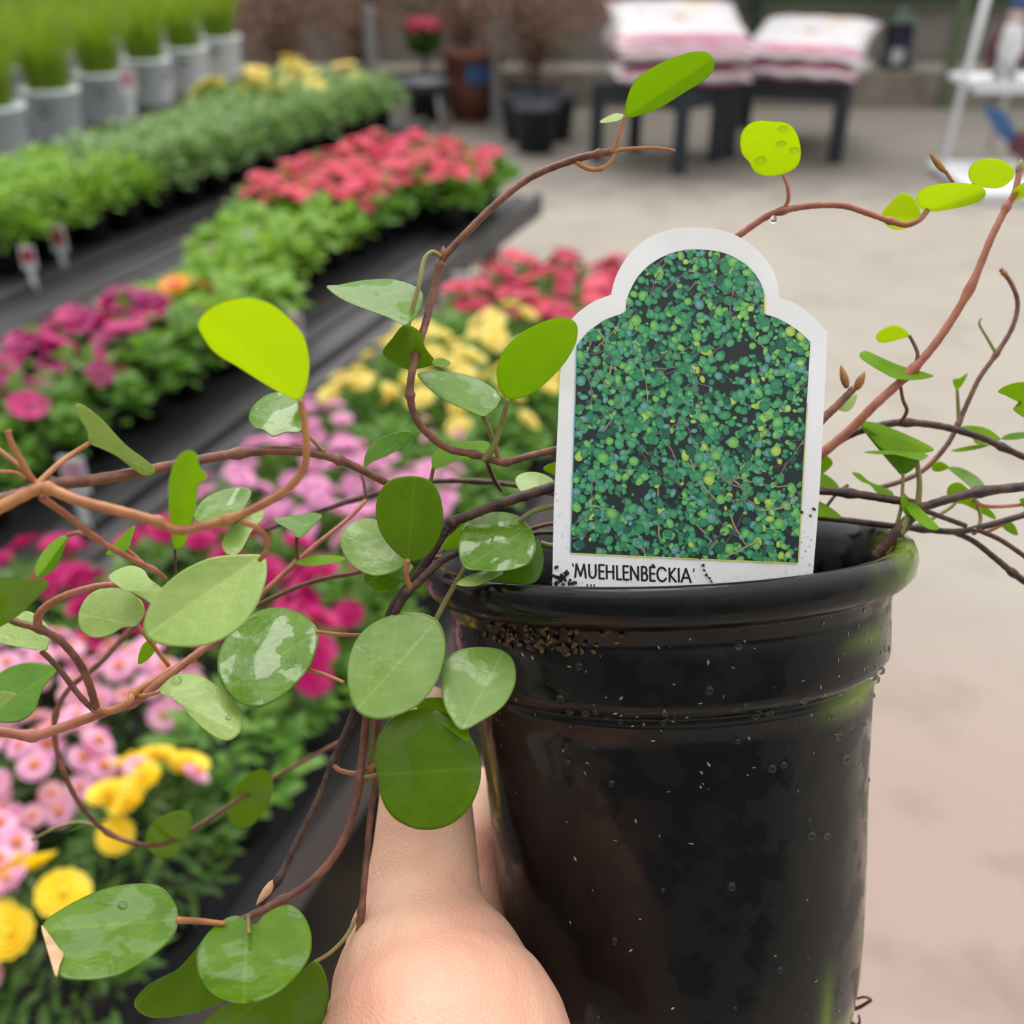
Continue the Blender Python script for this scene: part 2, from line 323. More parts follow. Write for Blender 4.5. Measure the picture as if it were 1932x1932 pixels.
# ------------------------------------------------------------ flower and foliage prototypes
def clump(seed, R, Hh, n, lw, ll, up=.4):
    r = random.Random(seed); mb = MB()
    for i in range(n):
        th = r.uniform(0, 2*PI); q = math.sqrt(r.random()); el = r.uniform(-.35, 1) 
        rad = R*q; z = Hh*(1-q*q*.8)*r.uniform(.35, 1.0) - .01
        p = Vector((rad*math.cos(th), rad*math.sin(th), z))
        dirv = Vector((math.cos(th+r.uniform(-.9, .9)), math.sin(th+r.uniform(-.9, .9)), up+r.uniform(-.6, .8))).normalized()
        side = dirv.cross(Vector((r.uniform(-.4, .4), r.uniform(-.4, .4), 1))).normalized(); nn = side.cross(dirv)
        s = r.uniform(.65, 1.2); l = ll*s; w_ = lw*s
        mb.add([p, p+dirv*l*.35-side*w_*.5+nn*w_*.12, p+dirv*l*.4, p+dirv*l*.35+side*w_*.5+nn*w_*.12, p+dirv*l*.75-side*w_*.38, p+dirv*l*.75+side*w_*.38, p+dirv*l-nn*l*.12],
               [(0, 2, 1), (0, 3, 2), (1, 2, 4), (2, 3, 5), (2, 5, 6, 4)])
    for k in range(10):
        th = 2*PI*k/10; mb.tube([(0.01*math.cos(th), .01*math.sin(th), -.03), (R*.35*math.cos(th), R*.35*math.sin(th), Hh*.4), (R*.6*math.cos(th), R*.6*math.sin(th), Hh*.7)], .0013, 4)
    return mb
def potmesh(r=.052, h=.095):
    mb = MB(); mb.lathe([(0, 0), (r*.74, 0), (r*.93, h*.82), (r*.95, h*.86), (r*1.04, h*.86), (r*1.04, h), (r*.97, h), (r*.92, h*.85), (0, h*.84)], 20); return mb
def daisy(r, npet, cr_, layers=1, cup=.2, wide=1.0):
    mb = MB()
    for ly in range(layers):
        for k in range(npet):
            a = 2*PI*(k+.5*ly)/npet; rr = r*(1-.22*ly); w_ = wide*rr*math.sin(PI/npet)*1.15
            dv = Vector((math.cos(a), math.sin(a), 0)); sd = Vector((-dv.y, dv.x, 0)); up = Vector((0, 0, 1))
            mb.add([dv*cr_*.7+up*(.001+.002*ly), dv*rr*.55+sd*w_*.8+up*(cup*rr*.35+.003*ly), dv*rr*.93+sd*w_*.75+up*(cup*rr*.7+.003*ly), dv*rr+up*(cup*rr*.62+.003*ly), dv*rr*.93-sd*w_*.75+up*(cup*rr*.7+.003*ly), dv*rr*.55-sd*w_*.8+up*(cup*rr*.35+.003*ly)], [(0, 1, 2, 3, 4, 5)], 0)
    mb.blob((0, 0, .001+.0025*layers), (cr_, cr_, cr_*.45), 10, 4, 1)
    mb.tube([(0, 0, 0), (.002, 0, -.03)], .0011, 4, 2)
    return mb
FL = {}
def fl_(key, mb, mats): FL[key] = mb.mesh('flower', mats + [M['g_dark']])
fl_('pinkdaisy', daisy(.0165, 16, .0048, 2), [M['pink'], M['gold']])
fl_('paledaisy', daisy(.0155, 16, .0045, 2), [M['palepink'], M['gold']])
fl_('yellowpom', daisy(.021, 12, .0035, 5, .6), [M['yellow'], M['yellow']])
fl_('magentapom', daisy(.023, 14, .004, 5, .55), [M['magenta'], M['magenta']])
fl_('petunia', daisy(.030, 5, .004, 1, .35, 1.15), [M['purple'], M['magenta']])
fl_('hotpetunia', daisy(.034, 5, .004, 1, .35, 1.15), [M['magenta'], M['purple']])
fl_('lilac', daisy(.0185, 10, .005, 2, .25), [M['lilac'], M['pink']])
fl_('lemon', daisy(.023, 12, .007, 3, .3), [M['lemon'], M['lemon']])
fl_('coral', daisy(.027, 6, .006, 2, .35, 1.1), [M['coral'], M['orange']])
fl_('crimson', daisy(.024, 6, .005, 2, .35, 1.1), [M['crimson'], M['crimson']])
fl_('orange', daisy(.034, 12, .009, 3, .3), [M['orange'], M['coral']])
fl_('bud', daisy(.012, 7, .004, 2, .9), [M['palepink'], M['red']])
fl_('farlemon', daisy(.055, 14, .012, 3, .2), [M['lemon'], M['yellow']])
POTM = potmesh().mesh('pot', M['blackpot'])
CL = {}
for i in range(3):
    CL['mid', i] = clump(10+i, .078, .085, 230, .016, .032); CL['fine', i] = clump(20+i, .074, .085, 420, .007, .028); CL['broad', i] = clump(30+i, .085, .085, 190, .024, .04); CL['big', i] = clump(40+i, .11, .15, 420, .017, .045)
CLM = {}
def clm(shape, i, g):
    k = (shape, i, g)
    if k not in CLM: CLM[k] = CL[shape, i].mesh('foliage', M[g])
    return CLM[k]
SPEC = {  # species: foliage shape, foliage green, [(flower, count)], label
 'pinkdaisy': ('fine', 'g_dark', [('pinkdaisy', 17), ('paledaisy', 8)], 'pink daisy plant in a black pot', 'flower'),
 'yellowpom': ('fine', 'g_dark', [('yellowpom', 7), ('pinkdaisy', 3)], 'golden yellow double daisy plant in a black pot', 'flower'),
 'greendaisy': ('mid', 'g_mid', [('bud', 2)], 'green leafy seedling without open flowers in a black pot', 'plant'),
 'magenta': ('mid', 'g_mid', [('magentapom', 7)], 'hot magenta double daisy plant in a black pot', 'flower'),
 'lilac': ('mid', 'g_mid', [('lilac', 13)], 'lilac pink flowering plant in a black pot', 'flower'),
 'yellow': ('mid', 'g_mid', [('lemon', 7)], 'pale yellow flowering plant in a black pot', 'flower'),
 'crimson': ('mid', 'g_mid', [('crimson', 7), ('coral', 1)], 'crimson red flowering plant in a black pot', 'flower'),
 'purple': ('broad', 'g_mid', [('petunia', 9), ('hotpetunia', 6)], 'purple and magenta petunia plant in a black pot', 'flower'),
 'petgreen': ('broad', 'g_mid', [('petunia', 2), ('hotpetunia', 1)], 'sparsely blooming petunia plant in a black pot', 'flower'),
 'leafy': ('broad', 'g_light', [], 'bright green leafy bedding plant in a black pot', 'plant'),
 'orange': ('broad', 'g_light', [('orange', 2)], 'bedding plant with an orange bloom in a black pot', 'flower'),
 'coral': ('broad', 'g_mid', [('coral', 12)], 'coral pink flowering plant in a black pot', 'flower'),
 'green': ('big', 'g_light', [], 'bushy light green plant in a black pot', 'plant'),
 'greengrey': ('big', 'g_grey', [], 'bushy grey green plant in a black pot', 'plant'),
 'farlemon': ('big', 'g_grey', [('farlemon', 3)], 'bushy green plant with large pale yellow daisies', 'flower')}
ORD = ['', 'first', 'second', 'third', 'fourth', 'fifth', 'sixth', 'seventh', 'eighth', 'ninth', 'tenth', 'eleventh', 'twelfth', 'thirteenth', 'fourteenth', 'fifteenth', 'sixteenth', 'seventeenth', 'eighteenth', 'nineteenth', 'twentieth', 'twenty-first', 'twenty-second']
def inview(p, mg=160):
    x, y, z = proj(p); return z > 0 and -mg < x < 1932+mg and -mg < y < 1932+mg
def dome(r, R, Hh):
    th = r.uniform(0, 2*PI); q = math.sqrt(r.random())*.95
    p = Vector((R*q*math.cos(th), R*q*math.sin(th), Hh*(1-q*q*.55)))
    n = Vector((q*math.cos(th)*.8, q*math.sin(th)*.8, 1)).normalized(); return p, n
seedc = [0]
def plant(sp, u, v, z, where, scale=1.0):
    sh, g, fls, lab, cat = SPEC[sp]; seedc[0] += 1; r = random.Random(seedc[0]*13+5)
    t = thing('potted_'+{'flower': 'flower', 'plant': 'seedling'}[cat] if sh != 'big' else 'potted_bush', f'{lab.replace(" in a black pot", "")}, {where}', cat, tuple(UV(u, v, z)), r.uniform(0, 6.28))
    t['group'] = f'{lab}s on the benches'
    big = sh == 'big'; R = .1 if big else .07; Hh = .15 if big else .088
    po = link('pot', POTM, t); po.scale = (1.25, 1.25, 1.1) if big else (1, 1, 1)
    fo = link('foliage', clm(sh, r.randrange(3), g), t, (0, 0, .085)); fo.scale = (scale,)*3
    for key, n in fls:
        pts = []
        for k in range(n):
            for tr in range(12):
                p, nn = dome(r, R, Hh)
                if all((p-q).length > .022 for q in pts): break
            pts.append(p)
            o = link('flower', FL[key], t); nn = (nn + Vector((r.uniform(-.3, .3), r.uniform(-.3, .3), 0))).normalized()
            o.location = p + Vector((0, 0, .085+r.uniform(.005, .02))); o.rotation_euler = (nn.to_track_quat('Z', 'Y') @ Matrix.Rotation(r.uniform(0, 6), 3, 'Z').to_quaternion()).to_euler()
            s = r.uniform(.8, 1.12); o.scale = (s, s, s)
    return t
rows = ['row along the aisle', 'second row', 'third row', 'fourth row', 'fifth row', 'sixth row']
def near_species(u, v, r):
    if u < .42: return 'greendaisy' if v < .6 or u < .3 else 'yellowpom'
    if u < .58: return 'greendaisy' if v < .50 else ('yellowpom' if v < .66 else 'pinkdaisy')
    if u < .70: return 'greendaisy' if v < .62 else 'pinkdaisy'
    if u < .80: return 'magenta' if v < .65 else 'pinkdaisy'
    if u < 1.0: return 'magenta' if r.random() < .85 else 'greendaisy'
    if u < 1.34: return 'lilac'
    if u < 1.46: return 'greendaisy' if r.random() < .5 else 'lilac'
    if u < 1.80: return 'yellow'
    if u < 2.0: return 'greendaisy' if r.random() < .75 else 'yellow'
    return 'crimson'
rr = random.Random(3)
for ri, v in enumerate([.575, .70, .825, .94]):
    k = 0
    for iu in range(17):
        u = .16 + iu*.133 + (ri % 2)*.02
        if u > 2.33 or (ri == 3 and u > .86): continue
        p = UV(u, v, .66)
        if not inview(p, 120): continue
        k += 1; plant(near_species(u, v, rr), u, v, .512, f'{ORD[k]} in {rows[ri]} of the near bench')
k = 0
for iu in range(8):
    u = .98 + iu*.142
    if not inview(UV(u, 1.32, .66), 120): continue
    k += 1; plant('petgreen' if u < 1.75 else 'leafy', u, 1.33, .512, f'{ORD[k]} in the aisle side row of the middle bench', 1.1)
k = 0
for iu in range(18):
    u = 1.02 + iu*.142
    if u > 3.5 or not inview(UV(u, 1.46, .66), 120): continue
    k += 1
    sp = 'purple' if u < 1.78 else ('orange' if u < 2.0 else ('leafy' if u < 2.62 else 'coral'))
    plant(sp, u, 1.47, .512, f'{ORD[k]} in the front row of the middle bench', 1.1)
for row, v, u0, nm in ((1, 1.62, 2.32, 'second row'), (2, 1.77, 2.75, 'back row')):
    k = 0
    for iu in range(9):
        u = u0 + iu*.145
        if u > 3.5: continue
        k += 1; plant('coral' if u > 2.55 else 'leafy', u, v, .512, f'{ORD[k]} in the {nm} of the middle bench', 1.1)
k = 0
for iu in range(3):
    u = 3.05+iu*.15; k += 1; plant('coral', u, 1.31, .512, f'{ORD[k]} at the aisle corner of the middle bench', 1.1)
for ri, v in enumerate([2.29, 2.43, 2.57, 2.75]):
    k = 0
    for iu in range(18):
        u = 1.75 + iu*.165 + (ri % 2)*.05
        if u > 4.68 or not inview(UV(u, v, .72), 100): continue
        if ri == 3 and u < 3.9: continue
        k += 1
        sp = 'farlemon' if (u > 3.75 and (iu+ri) % 2 == 0 and ri > 0) else ('green' if u < 2.75 else 'greengrey')
        plant(sp, u, v, .512, f'{ORD[k]} in {["the front row","second row","third row","fourth row"][ri]} of the far bench', 1.0)
# plant tags standing in the bedding pots
def plant_tag(px, py, z, hgt, label, pic=None, depth_z=None, blank=False):
    p = onz(px, py, z); t = thing('plant_tag', label, 'tag', tuple(p), random.uniform(-.3, .3))
    mb = MB(); w_ = hgt*.62; mb.box((0, 0, -.03), (w_, .002, hgt)); mb.box((0, 0, -.03-hgt/2-.035), (w_*.4, .002, .09)); build('stake', mb, M['white'], t, False)
    if pic:
        mb = MB(); mb.box((0, -.0015, -.025), (w_*.75, .001, hgt*.6)); build('picture', mb, M[pic], t, False)
    return t
plant_tag(465, 445, .66, .09, 'plain white plant tag at the back of the green bedding plants')
plant_tag(105, 430, .62, .075, 'red and white plant tag in the front of the far bench', 'red')
plant_tag(48, 465, .62, .06, 'small red and white plant tag near the photo left edge, far bench', 'red')
plant_tag(872, 520, .62, .075, 'white plant tag at the aisle end behind the brown stem')
plant_tag(553, 590, .62, .055, 'white plant tag among bedding plants above the yellow leaf', 'palepink')
plant_tag(133, 865, .64, .065, 'white plant tag with pink picture beside the bare bench boards', 'pink')
plant_tag(400, 465, .66, .065, 'pink pictured tag standing left of the plain white tag', 'coral')
plant_tag(238, 135, .86, .09, 'small pink and white tag on the rim between two white buckets', 'palepink')

# ------------------------------------------------------------ white buckets with tall grass
def bucket():
    t = thing('grass_bucket', 'x', 'bucket', (0, 0, 0))
    r, h = .115, .215
    mb = MB(); mb.lathe([(0, 0), (r*.82, 0), (r*.86, .006), (r*.985, h*.9), (r*1.03, h*.91), (r*1.03, h), (r*.98, h), (r*.93, h*.9), (0, h*.88)], 32); build('bucket', mb, M['bucket'], t)
    mb = MB(); n = 8
    for (z0, z1) in ((.11, .125), (.135, .16)):
        vs = []
        for j in range(n+1):
            a = -PI/2-.28 + (.56 if z1 > .13 else .42)*j/n
            for z in (z0, z1): rad = r*(.86+.125*z/(h*.9))+.0012; vs.append((rad*math.cos(a), rad*math.sin(a), z))
        mb.add(vs, [(2*j, 2*j+2, 2*j+3, 2*j+1) for j in range(n)])
    build('printed_band', mb, M['bucketprint'], t)
    mb = MB(); q = random.Random(8)
    for k in range(210):
        th = q.uniform(0, 6.28); ra = .09*math.sqrt(q.random()); ln = q.uniform(.3, .62); le = q.uniform(.04, .22); w_ = q.uniform(.007, .014)
        b0 = Vector((ra*math.cos(th), ra*math.sin(th), h*.88)); dv = Vector((math.cos(th), math.sin(th), 0)); sd = Vector((-dv.y, dv.x, 0)); vs = []
        for s_ in range(6):
            f = s_/5; c = b0 + dv*le*f*f + Vector((0, 0, ln*(f-.25*f*f*le*4)*.8)); ww = w_*(1-f*.85); vs += [c-sd*ww*.5, c+sd*ww*.5]
        mb.add(vs, [(2*j, 2*j+1, 2*j+3, 2*j+2) for j in range(5)])
    build('grass', mb, M['g_grass'], t); return t
bk = bucket()
BL = ['nearest white bucket of tall grass, cut by the left edge', 'second white bucket of tall grass, with grey print on its side', 'third white bucket of tall grass from the left edge', 'fourth white bucket of tall grass, half hidden by foliage', 'fifth white bucket of tall grass, next to the farthest one', 'farthest white bucket of tall grass, beside the yellow daisies']
for i, (px, py) in enumerate([(0, 262), (105, 225), (200, 190), (283, 160), (355, 135), (420, 112)]):
    t = bk if i == 0 else copy_tree(bk)
    p = onz(px, py, .6); t.location = (p.x, p.y, .512); t['label'] = BL[i]; t['group'] = 'white buckets of tall grass'; t.rotation_euler.z = [0, .1, .25, 1.2, .1, -.1][i]
# bushes of tall grass behind the buckets
for i in range(6):
    t = copy_tree(bk); p = onz([-40, 60, 150, 240, 320, 385][i], [225, 190, 155, 128, 105, 85][i], .6)
    t.location = (p.x-.12, p.y+.28, .512); t.rotation_euler.z = 1+i; t['group'] = 'white buckets of tall grass'
    t['label'] = ['tall grass bucket in the back row, behind the nearest white bucket', 'tall grass bucket in the back row, behind the second white bucket', 'tall grass bucket in the back row, behind the third white bucket', 'tall grass bucket in the back row, behind the fourth white bucket', 'tall grass bucket in the back row, behind the fifth white bucket', 'tall grass bucket in the back row, behind the farthest white bucket'][i]

# ------------------------------------------------------------ tables and white bags
def table(label, corners, zt=.46):
    c = sum((Vector((x, y, 0)) for x, y in corners), Vector())/4; t = thing('side_table', label, 'table', tuple(c))
    cs = [Vector((x, y, 0))-c for x, y in corners]
    mb = MB(); ex = [q*1.08 for q in cs]; mb.add([q+Vector((0, 0, zt-.03)) for q in ex]+[q+Vector((0, 0, zt)) for q in ex], [(3, 2, 1, 0), (4, 5, 6, 7)]+[(i, (i+1) % 4, (i+1) % 4+4, i+4) for i in range(4)]); build('tabletop', mb, M['slate'], t, False)
    mb = MB()
    for i in range(4):
        a, b = cs[i], cs[(i+1) % 4]; mid = (a+b)/2; ang = math.atan2((b-a).y, (b-a).x); mb.box((mid.x, mid.y, zt-.07), ((b-a).length, .03, .08), ang)
    build('apron', mb, M['slate'], t, False)
    for q in cs:
        mb = MB(); mb.box((q.x, q.y, (zt-.03)/2), (.075, .075, zt-.03)); build('leg', mb, M['slate'], t, False)
table('dark plastic table under the left stack of white bags', [(.52, 6.78), (.98, 6.42), (1.25, 6.77), (.79, 7.13)])
table('dark plastic table under the right stack of white bags', [(1.36, 6.90), (1.98, 6.72), (2.26, 7.68), (1.64, 7.86)])
def bag_mat(name, s):
    m = bpy.data.materials.new(name); m.use_nodes = True; N = m.node_tree.nodes; L = m.node_tree.links; pb = N['Principled BSDF']; pb.inputs['Roughness'].default_value = .35
    uv = N.new('ShaderNodeUVMap'); sp = N.new('ShaderNodeSeparateXYZ'); L.new(uv.outputs[0], sp.inputs[0])
    r = N.new('ShaderNodeValToRGB'); r.color_ramp.interpolation = 'CONSTANT'; L.new(sp.outputs['Y'], r.inputs[0])
    Wc = srgb(200, 196, 199); Mg = srgb(178, 70, 112); Gy = srgb(170, 120, 140)
    els = [(0, Wc), (.035, Mg), (.075, Gy), (.105, Mg), (.14, Wc), (.86, Wc), (.88, Mg), (.93, Wc)]
    cr_ = r.color_ramp; cr_.elements[0].color = els[0][1]; cr_.elements[1].position = els[1][0]; cr_.elements[1].color = els[1][1]
    for p_, c_ in els[2:]: e_ = cr_.elements.new(p_); e_.color = c_
    def circ(cx, cy, rx, ry, src, col):
        mp = N.new('ShaderNodeMapping'); mp.vector_type = 'TEXTURE'; mp.inputs['Location'].default_value = (cx, cy, 0); mp.inputs['Scale'].default_value = (rx, ry, 1); L.new(uv.outputs[0], mp.inputs[0])
        g = N.new('ShaderNodeTexGradient'); g.gradient_type = 'SPHERICAL'; L.new(mp.outputs[0], g.inputs[0]); gt = N.new('ShaderNodeMath'); gt.operation = 'MULTIPLY'; gt.use_clamp = True; gt.inputs[1].default_value = 5; L.new(g.outputs['Fac'], gt.inputs[0])
        mx = N.new('ShaderNodeMix'); mx.data_type = 'RGBA'; L.new(gt.outputs[0], mx.inputs['Factor']); L.new(src, mx.inputs['A']); mx.inputs['B'].default_value = col; return mx.outputs['Result']
    c = circ(.66, .72, .14, .13, r.outputs[0], srgb(206, 190, 170)); c = circ(.5, .45, .05, .09, c, srgb(190, 150, 125)); c = circ(.22, .6, .05, .25, c, srgb(186, 188, 196)); 
    L.new(c, pb.inputs['Base Color']); return m
BAGM = bag_mat('bag_print', 1)
def bag(cx, cy, z, lx, ly, h, rz, label, seed):
    r = np.random.default_rng(seed); mb = MB(); n, m = 28, 20; uvs = []
    ph = r.uniform(0, 6, 4)
    for side in (1, -1):
        o = len(mb.v); vs = []
        for i in range(n+1):
            for j in range(m+1):
                a = -1+2*i/n; b = -1+2*j/m
                pr_ = (max(0, 1-abs(a)**5)**.5)*(max(0, 1-abs(b)**5)**.5)
                pin = 1-.05*(1-abs(b)**2)*abs(a)**6
                x = a*lx/2*pin; y = b*ly/2*(1-.05*(1-a*a)*abs(b)**6)
                zz = side*h/2*pr_ + .006*math.sin(5*a+ph[0])*math.cos(4*b+ph[1])*pr_ + .01*abs(a)**8*math.sin(9*b+ph[2]) + .008*abs(b)**8*math.sin(11*a+ph[3])
                vs.append(Vector((x, y, zz+h/2))); uvs.append(((a+1)/2, (b+1)/2))
        fs = []
        for i in range(n):
            for j in range(m):
                q = (i*(m+1)+j, (i+1)*(m+1)+j, (i+1)*(m+1)+j+1, i*(m+1)+j+1); fs.append(q if side == 1 else q[::-1])
        mb.add(vs, fs)
    mb.uv = uvs; o = build('bag', mb, BAGM); o.location = (cx, cy, z); o.rotation_euler.z = rz
    return tag(o, label, 'bag', 'white bags with magenta stripes on the tables')
BG = [(.98, 6.70, .462, .80, .46, .11, .02, 0), (.99, 6.71, .575, .78, .46, .11, -.03, 0), (.99, 6.95, .70, .80, .86, .11, .0, .20), (.97, 7.22, .462, .78, .42, .34, .05, 0),
      (1.80, 6.98, .462, .70, .62, .11, -.45, .03), (1.84, 7.10, .60, .72, .82, .12, -.42, .17), (1.98, 7.42, .462, .60, .3, .20, -.42, 0)]
BLB = ['white bag with magenta stripe, lowest of the left stack front', 'white bag with magenta stripe, second from the tabletop in the left stack', 'white bag with magenta stripe, topmost of the left stack, sloping forward', 'plump white bag behind the left stack, propping its top bag',
       'white bag with magenta stripe, lower one of the right stack', 'white bag with magenta stripe, upper one of the right stack, corner drooping', 'white bag behind the right stack, propping its top bag']
for k, (x, y, z, lx, ly, h, rz, tl) in enumerate(BG):
    o = bag(x, y, z, lx, ly, h, rz, BLB[k], k); o.rotation_euler = (tl, 0, rz)

# ------------------------------------------------------------ lantern on the kerb
p = onz(1735, 150, .26)
t = thing('garden_lantern', 'dark blue lantern with a green roof standing on the concrete kerb', 'lantern', (p.x, 8.93, .26))
mb = MB(); mb.box((0, 0, .02), (.22, .2, .04)); build('base', mb, M['dkgreen'], t, False)
mb = MB()
for sx_ in (-1, 1):
    for sy in (-1, 1): mb.box((sx_*.07, sy*.07, .18), (.025, .025, .3))
mb.box((0, 0, .24), (.13, .13, .17)); build('body', mb, M['navy'], t, False)
mb = MB(); mb.box((0, 0, .1), (.09, .09, .13)); build('candle', mb, M['white'], t, False)
mb = MB(); mb.add([(-.13, -.12, .33), (.13, -.12, .33), (.13, .12, .33), (-.13, .12, .33), (-.02, 0, .43), (.02, 0, .43)], [(3, 2, 1, 0), (0, 1, 5, 4), (2, 3, 4, 5), (1, 2, 5), (3, 0, 4)]); build('roof', mb, M['dkgreen'], t, False)
# ------------------------------------------------------------ white rack with ornaments
b0 = onz(1792, 315, .0); rx0, ry0 = b0.x-.17, b0.y-.25
t = thing('plant_rack', 'white metal stepped rack with slanting side leg at the right edge', 'rack', (rx0, ry0, 0))
def bar(a, b, r_=.018):
    mb = MB(); mb.tube([a, b], r_, 8); return mb
build('side_leg', bar((.02, .0, .02), (.17, .15, 1.25), .02), M['white'], t)
build('side_leg', bar((1.12, .0, .02), (.84, .15, 1.25), .02), M['white'], t)
build('back_leg', bar((.60, .75, .02), (.50, .2, 1.25)), M['white'], t)
build('back_leg', bar((1.08, .75, .02), (.84, .2, 1.25)), M['white'], t)
for nm, x0, x1, y0, y1, z in (('shelf', .10, 1.0, -.05, .38, .50),):
    mb = MB(); mb.box(((x0+x1)/2, (y0+y1)/2, z), (x1-x0, y1-y0, .03)); mb.box(((x0+x1)/2, y0, z+.0), (x1-x0, .02, .07)); build(nm, mb, M['white'], t, False)
mb = MB(); mb.box((.6, -.25, .035), (1.2, .85, .03)); mb.box((.6, -.66, .03), (1.2, .02, .06)); build('base_tray', mb, M['white'], t, False)
# figurine on the shelf
fx, fy, fz = rx0+.31, ry0+.10, .517
t = thing('garden_figurine', 'small white and blue figurine with maroon cape on the white rack shelf', 'figurine', (fx, fy, fz))
mb = MB(); mb.tube([(0, 0, .09), (0, 0, .16), (0, 0, .25), (0, 0, .30)], [.05, .075, .06, .03], 12); build('body', mb, M['white'], t)
mb = MB()
for s_ in (-1, 1): mb.tube([(s_*.035, 0, .03), (s_*.03, 0, .11)], .024, 8); 
build('leg', mb, M['white'], t)
for s_ in (-1, 1):
    mb = MB(); mb.blob((s_*.038, -.015, .018), (.028, .045, .018)); build('shoe', mb, M['navy'], t)
mb = MB(); mb.blob((0, -.005, .33), (.045, .045, .05)); build('head', mb, mat('figurine_face', srgb(226, 200, 190), .5), t)
mb = MB(); mb.tube([(0, 0, .36), (.01, .01, .42), (.03, .02, .50)], [.055, .04, .005], 12); build('hat', mb, M['blue'], t)
mb = MB()
for s_ in (-1, 1): mb.tube([(s_*.06, .01, .28), (s_*.095, .01, .18), (s_*.085, .0, .05)], [.018, .028, .03], 8)
build('cape', mb, M['maroon'], t)
# bird ornament on the tray
t = thing('bird_ornament', 'dark red and blue metal bird ornament on the white rack tray', 'ornament', (rx0+.42, ry0-.15, .05))
mb = MB(); mb.blob((0, 0, .16), (.11, .07, .08), 14, 8); mb.tube([(.07, 0, .2), (.12, 0, .28), (.13, 0, .33)], [.045, .03, .02], 8); mb.blob((.14, 0, .34), (.03, .025, .03)); mb.tube([(.16, 0, .34), (.2, 0, .335)], [.012, .002], 6)
build('body', mb, M['maroon'], t)
mb = MB()
for k in range(4): mb.tube([(-.07, 0, .17), (-.16, .01*k, .22+.03*k), (-.25-.01*k, .015*k, .30+.02*k)], [.03, .02, .005], 6)
build('tail', mb, M['blue'], t)
for s_ in (-1, 1): mb = MB(); mb.tube([(0, s_*.025, .1), (.01, s_*.03, 0), (.05, s_*.03, 0)], .008, 6); build('leg', mb, M['navy'], t)
# ------------------------------------------------------------ brown shrubs and odds and ends at the back
def shrub(px, py, z, label, R, Ht, seed, pot=True, pr=.17, ph=.28, n=1500):
    p = onz(px, py, z); t = thing('potted_shrub', label, 'shrub', (p.x, p.y, 0)); q = random.Random(seed)
    mb = MB(); mb.lathe([(0, 0), (pr*.78, 0), (pr, ph*.9), (pr*1.06, ph*.9), (pr*1.06, ph), (pr*.95, ph), (pr*.92, ph*.9), (0, ph*.88)], 24); build('pot', mb, M['blackpot'] if seed % 2 else M['terracotta'], t)
    mb = MB(); tips = []
    for k in range(16):
        th = 2*PI*k/16+q.uniform(-.2, .2); r_ = R*q.uniform(.5, 1); hh = Ht*q.uniform(.65, 1)
        pts = [(0, 0, ph*.85), (.04*math.cos(th), .04*math.sin(th), ph+.1*Ht), (r_*.5*math.cos(th), r_*.5*math.sin(th), hh*.9), (r_*math.cos(th), r_*math.sin(th), hh*.75)]
        c = cr(pts, 5); mb.tube(c, np.linspace(.014, .003, len(c)), 5); tips += c[6:]
    build('branches', mb, M['bark'], t)
    mb = MB()
    for k in range(n):
        b = Vector(tips[q.randrange(len(tips))]) + Vector((q.gauss(0, .09), q.gauss(0, .09), q.gauss(0, .1))); 
        b.z = max(b.z, ph+.03)
        dv = Vector((q.gauss(0, 1), q.gauss(0, 1), q.gauss(-.6, .7))).normalized(); sd = dv.orthogonal().normalized(); l = q.uniform(.03, .06)
        mb.add([b, b+dv*l*.5+sd*l*.22, b+dv*l, b+dv*l*.5-sd*l*.22], [(0, 1, 2, 3)])
    build('foliage', mb, M['brownleaf'], t); return t
shrub(545, 235, 0, 'weeping brown shrub behind the yellow daisies, beside the farthest bucket', .5, 1.2, 1, n=2600)
shrub(690, 225, 0, 'brown shrub rising at the end of the far bench', .38, 1.1, 2, n=1300)
shrub(1010, 235, 0, 'tall brown shrub left of the white bags', .62, 1.3, 3, n=4200)
shrub(880, 205, 0, 'twiggy brown shrub behind the rust coloured planter', .45, 1.15, 4, n=2000)
# rust planter with blue label
p = onz(895, 225, 0)
t = thing('barrel_planter', 'rust red barrel planter with a blue label behind the coral flowers', 'planter', (p.x, p.y, 0))
mb = MB(); mb.lathe([(0, 0), (.15, 0), (.2, .25), (.21, .42), (.23, .43), (.23, .47), (.19, .47), (.18, .4), (0, .4)], 28); build('barrel', mb, M['terracotta'], t)
mb = MB(); 
vs = []
for j in range(9):
    a = -PI/2-.25+.85*j/8
    for z in (.27, .40): vs.append(((.206+.01*(z-.25))*math.cos(a)*1.03, (.206+.01*(z-.25))*math.sin(a)*1.03, z))
mb.add(vs, [(2*j, 2*j+2, 2*j+3, 2*j+1) for j in range(8)]); build('label_band', mb, M['blue'], t)
# round topiary with red crown
p = onz(805, 225, 0)
t = thing('potted_topiary', 'round dark topiary crowned with red flowers beyond the coral bed', 'plant', (p.x, p.y, 0))
mb = MB(); mb.lathe([(0, 0), (.1, 0), (.14, .24), (.15, .24), (.15, .27), (.13, .27), (0, .24)], 24); build('pot', mb, M['blackpot'], t)
mb = MB(); mb.tube([(0, 0, .22), (.01, 0, .4), (0, 0, .5)], .015, 8); build('trunk', mb, M['bark'], t)
q = random.Random(5); mb = MB()
for k in range(500):
    n_ = Vector((q.gauss(0, 1), q.gauss(0, 1), q.gauss(0, 1))).normalized(); b = Vector((0, 0, .56))+n_*.1*q.uniform(.7, 1); sd = n_.orthogonal().normalized(); mb.add([b, b+n_*.03+sd*.014, b+n_*.05, b+n_*.03-sd*.014], [(0, 1, 2, 3)])
mb.blob((0, 0, .56), .085); build('foliage', mb, M['g_dark'], t)
